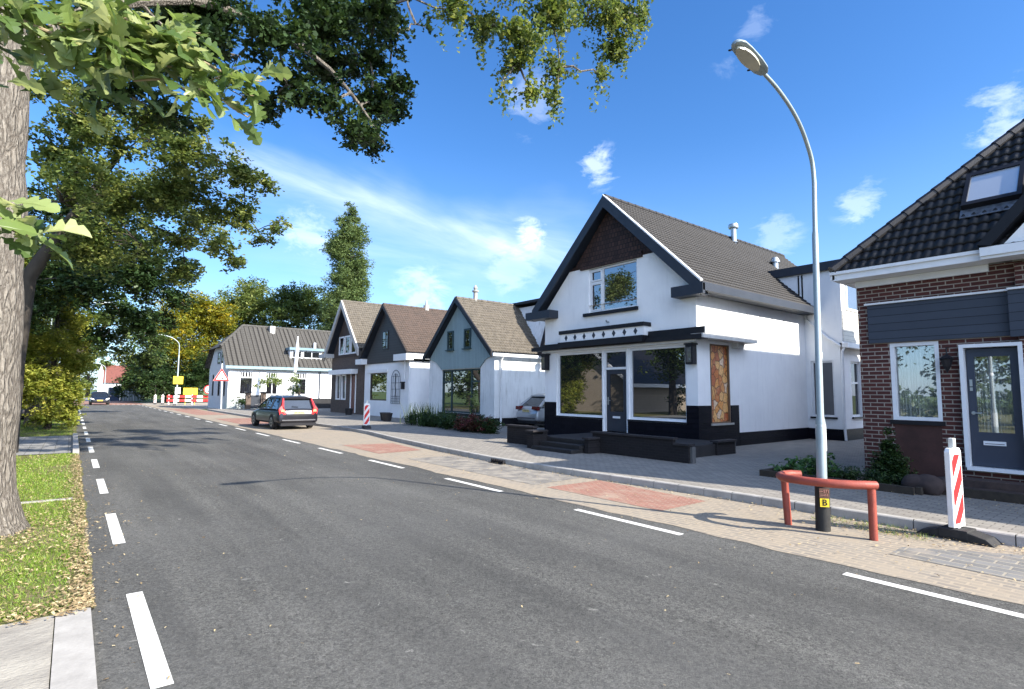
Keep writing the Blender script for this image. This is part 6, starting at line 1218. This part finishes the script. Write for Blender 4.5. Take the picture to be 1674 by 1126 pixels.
# ============================================================ CARS
def car(name, label, paint_, L=4.7, Wd=1.86, Ht=1.5, wagon=True, tail=True, lightm=None, plate_txt='64-TK-PX', boot=1.0, hood=.98, rail_=False, front=False):
    """car along +y, rear bumper at y=0, wheels on z=0, centre x=0"""
    t = thing(name, label, 'car', (0, 0, 0)); hw = Wd/2
    belt = Ht*.62; st = [(0.0, .78, .34, .62), (.05, .93, .26, .70), (.12, .97, .22, belt-.04), (.35, 1.0, .20, belt), (.9, 1.0, .2, belt), (L*.45, 1.0, .19, belt-.01), (L*.68, 1.0, .19, belt-.03), (L*.76, .99, .2, belt-.05), (L*.92, .96, .2, belt-.16), (L*.975, .90, .22, belt-.25), (L*.995, .80, .28, belt-.36), (L, .7, .34, belt-.42)]
    if wagon: st[2] = (.12, .97, .22, belt); st[1] = (.05, .93, .26, belt-.08)
    mb = MB(); ring = [(-.97, .0), (-1.0, .25), (-1.0, .55), (-.96, .86), (-.88, 1.0), (-.45, 1.03), (0, 1.04), (.45, 1.03), (.88, 1.0), (.96, .86), (1.0, .55), (1.0, .25), (.97, .0)]
    for (y, k, z0, z1) in st:
        for (a, h) in ring: mb.v.append((a*hw*k, y, z0+(z1-z0)*h))
    n = len(ring)
    for i in range(len(st)-1):
        for k in range(n-1): mb.f.append((i*n+k, i*n+k+1, (i+1)*n+k+1, (i+1)*n+k)); mb.mi.append(0)
        mb.f.append((i*n+n-1, i*n, (i+1)*n, (i+1)*n+n-1)); mb.mi.append(0)
    mb.f.append(tuple(range(n))); mb.f.append(tuple((len(st)-1)*n+k for k in range(n))); mb.mi += [0, 0]
    body = mb.build('body', paint_, t, True); sub = body.modifiers.new('sub', 'SUBSURF'); sub.levels = 2; sub.render_levels = 2
    # greenhouse: glass shell, roof and pillars
    rb_, rt_f = (.12, .42) if wagon else (.2, .85)
    gb = [(rb_, rt_f), (L*.25, L*.25), (L*.42, L*.42), (L*.72, L*.52)]   # (y at belt, y at roof)
    roofz = [Ht-.05, Ht-.01, Ht, Ht-.05]; rw = [.70, .74, .74, .70]; bw3 = [.93, .97, .97, .93]
    mb = MB()
    for (yb_, yt_), zr, a, b in zip(gb, roofz, rw, bw3):
        mb.v += [(-b*hw, yb_, belt-.03), (-a*hw, yt_, zr-.05), (a*hw, yt_, zr-.05), (b*hw, yb_, belt-.03)]
    for i in range(3):
        for k in range(3): mb.f.append((i*4+k, i*4+k+1, (i+1)*4+k+1, (i+1)*4+k)); mb.mi.append(0)
    mb.f.append((0, 1, 2, 3)); mb.f.append((12, 15, 14, 13)); mb.mi += [0, 0]; mb.build('window_glass', glass('car_glass', .10, (.015, .018, .02)), t)
    mb = MB(); pr = [(-1.03, -.05), (-.97, -.01), (-.6, .035), (0, .05), (.6, .035), (.97, -.01), (1.03, -.05)]
    ry = [(rt_f-.10, roofz[0]-.02, .68), (rt_f+.05, roofz[0]+.0, .72), (L*.25, roofz[1], .745), (L*.42, roofz[2]-.005, .745), (L*.505, roofz[3]+.01, .72), (L*.53, roofz[3]-.03, .70)]
    for (y, z, a) in ry:
        for (b, h) in pr: mb.v.append((a*hw*b, y, z+h))
    for i in range(len(ry)-1):
        for k in range(6): mb.f.append((i*7+k, i*7+k+1, (i+1)*7+k+1, (i+1)*7+k)); mb.mi.append(0)
        mb.f.append((i*7+6, i*7, (i+1)*7, (i+1)*7+6)); mb.mi.append(0)
    mb.f.append(tuple(range(7))); mb.f.append(tuple(35+k for k in range(7))); mb.mi += [0, 0]; mb.build('roof', paint_, t, True)
    for s_ in (-1, 1):
        mb = MB()
        for (yb_, yt_), zr, a, b, r in ((gb[0], roofz[0], rw[0], bw3[0], .075), (gb[1], roofz[1], rw[1], bw3[1], .05), (gb[2], roofz[2], rw[2], bw3[2], .035), (gb[3], roofz[3], rw[3], bw3[3], .045)):
            mb.tube([(s_*b*hw, yb_, belt-.04), (s_*a*hw, yt_, zr-.04)], [r, r*.7], 6)
        mb.build('pillars', paint_, t, True)
        mb = MB(); mb.tube([(s_*.985*hw, .2, belt-.0), (s_*1.0*hw, L*.4, belt-.01), (s_*.985*hw, L*.70, belt-.04)], .012, 5); mb.build('window_trim', metal, t)
        mb = MB(); mb.v = [(s_*(hw+dx), L*.66+dy, belt+.09+dz) for dx, dy, dz in ((-.02, 0, -.07), (.16, 0, -.07), (.17, 0, .06), (-.02, .0, .06), (-.02, .1, -.06), (.13, .08, -.06), (.14, .08, .05), (-.02, .1, .05))]
        mb.f = [(0, 1, 2, 3), (7, 6, 5, 4), (0, 4, 5, 1), (1, 5, 6, 2), (2, 6, 7, 3), (3, 7, 4, 0)]; mb.mi = [0]*6; mb.build('wing_mirror', paint_, t, bevel=.02)
        if rail_: mb = MB(); mb.tube([(s_*.66*hw, rt_f+.1, Ht+.0), (s_*.70*hw, L*.3, Ht+.06), (s_*.66*hw, L*.48, Ht+.0)], .018, 6); mb.build('roof_rail', metal, t)
    for y in (.92, L-.95):
        for s_ in (-1, 1):
            wl_ = thing('x', 'x', 'x') if False else None
            mb = MB(); x1 = s_*(hw+.005); x0 = s_*(hw-.22); mb.tube([(x0, y, .32), (x0+s_*.03, y, .32), (x1-s_*.03, y, .32), (x1, y, .32)], [.29, .32, .32, .29], 24); w_o = mb.build('wheel', rubber, t, True)
            mb = MB(); mb.tube([(x1, y, .32), (x1+s_*.006, y, .32)], [.215, .20], 20); ro = mb.build('rim', M('alloy', (.32, .33, .34), None, .3, metal=.8), w_o)
            mb = MB(); 
            for k in range(5): a = k*1.2566+.2; mb.box(*sorted((x1+s_*.007, x1+s_*.012)), y-.01+math.cos(a)*.1-.035, y+math.cos(a)*.1+.035, .32+math.sin(a)*.1-.035, .32+math.sin(a)*.1+.035)
            mb.build('spoke_gap', black, w_o)
            mb = MB(); pts = [(y+.37*math.cos(math.radians(a)), .32+.37*math.sin(math.radians(a))) for a in range(-25, 206, 11)]
            mb.prism(pts, 0, *sorted((s_*(hw-.03), s_*(hw-.0)))); mb.build('wheel_arch', black, t)
    if tail:
        lm_ = lightm or M('tail_red', (.55, .02, .02), (.40, .01, .01), .25, spec=.6)
        for s_ in (-1, 1):
            mb = MB()
            if wagon:
                mb.prism([(s_*.90*hw, .66), (s_*.62*hw, .68), (s_*.64*hw, .84), (s_*.72*hw, .98), (s_*.655*hw, 1.40), (s_*.70*hw, 1.43), (s_*.80*hw, 1.08), (s_*.95*hw, .92)], 1, .0, .16)
                for q in range(len(mb.v)): x, y, z = mb.v[q]; mb.v[q] = (x, y+max(0, (z-.95))*.58-.0+max(0, abs(x)-.75*hw)*.4, z)
            else: mb.prism([(s_*.96*hw, .80), (s_*.5*hw, .84), (s_*.55*hw, .98), (s_*.94*hw, .97)], 1, -.0, .2)
            tl = mb.build('tail_light', lm_, t)
            if wagon: mb = MB(); mb.prism([(s_*.86*hw, .80), (s_*.68*hw, .80), (s_*.70*hw, .90), (s_*.84*hw, .90)], 1, -.006, .002); mb.build('reverse_lamp', M('amber_lamp', (.75, .35, .2), None, .3), tl)
        mb = MB(); mb.prism([(-.60*hw, .70), (.60*hw, .70), (.55*hw, .84), (-.55*hw, .84)], 1, -.012, .02) if wagon else mb.box(-.3, .3, -.01, .02, .66, .8); mb.build('plate_recess', M('boot_trim', (.42, .44, .50), (.30, .32, .38), .25, spec=.7) if wagon else paint_, t)
        mb = MB(); mb.box(-.26, .26, -.022, -.012, .71, .82); pp = mb.build('licence_plate', M('plate_yellow', (.74, .60, .25), None, .5), t)
        text_mesh('plate_text', plate_txt, .10, signblack, pp, (0, -.0235, .765), (1, 0, 0), (0, 0, 1), .001)
        mb = MB(); mb.box(-.80*hw, .80*hw, -.03, .04, .40, .45); mb.build('bumper_strip', M('bumper_grey', (.10, .10, .11), None, .4), t)
        mb = MB(); mb.tube([(0, .14, belt+.08), (-.28, .16, belt+.12)], .012, 5); mb.build('rear_wiper', black, t)
        mb = MB(); mb.box(-.85*hw, .85*hw, .0, .25, .17, .30); mb.build('rear_skirt', black, t)
    if front:
        for s_ in (-1, 1):
            mb = MB(); mb.prism([(s_*.93*hw, .66), (s_*.55*hw, .58), (s_*.60*hw, .70), (s_*.92*hw, .80)], 1, L-.22, L+.0); mb.build('headlight', M('headlight_glass', (.75, .78, .80), None, .15, spec=.8), t)
        mb = MB(); mb.box(-.5, .5, L-.03, L+.01, .30, .42); mb.build('grille', black, t); mb = MB(); mb.box(-.26, .26, L+.01, L+.02, .44, .55); mb.build('licence_plate', M('plate_yellow', (.72, .50, .06), None, .5), t)
        mb = MB(); mb.box(-.3, .3, L+.005, L+.012, .58, .61); mb.build('badge_bar', metal, t)
    return t
def carpaint(name, c, metal_=.3):
    m, t, p = base(name, .28, .5, metal_); p.inputs['Base Color'].default_value = (*c, 1); p.inputs['Coat Weight'].default_value = .3; p.inputs['Coat Roughness'].default_value = .05; return m
c1 = car('parked_car', 'dark charcoal estate car parked at the roadside with tall red tail lights', carpaint('charcoal_paint', (.008, .008, .012), 0), rail_=True); c1.location = (8.12, 25.75, .004); c1.rotation_euler.z = math.radians(1.5)
c2 = car('parked_car', 'silver hatchback parked between the shop and the green gabled house', carpaint('silver_paint', (.42, .44, .47), .6), L=4.1, Wd=1.78, Ht=1.56, wagon=False, lightm=M('tail_dark_red', (.12, .008, .008), None, .25), plate_txt='7-KHB-42'); c2.location = (18.1, 20.0, .125); c2.rotation_euler.z = math.radians(-90)
c2.location = (16.95, 20.25, .125); c2.rotation_euler.z = math.radians(-94)
c3 = car('oncoming_car', 'small black hatchback driving towards us at the red road hump', carpaint('black_paint_car', (.012, .013, .018)), L=4.1, Wd=1.8, Ht=1.46, wagon=False, tail=False, front=True); c3.location = (2.45, 81, .01); c3.rotation_euler.z = math.radians(180)
c4 = car('parked_car', 'black car glimpsed between the oak trunk and the hornbeam', carpaint('black_paint_car2', (.012, .013, .02)), L=4.3, Wd=1.8, Ht=1.5, wagon=False, tail=False, front=True); c4.location = (-2.9, 45, .01); c4.rotation_euler.z = math.radians(180)
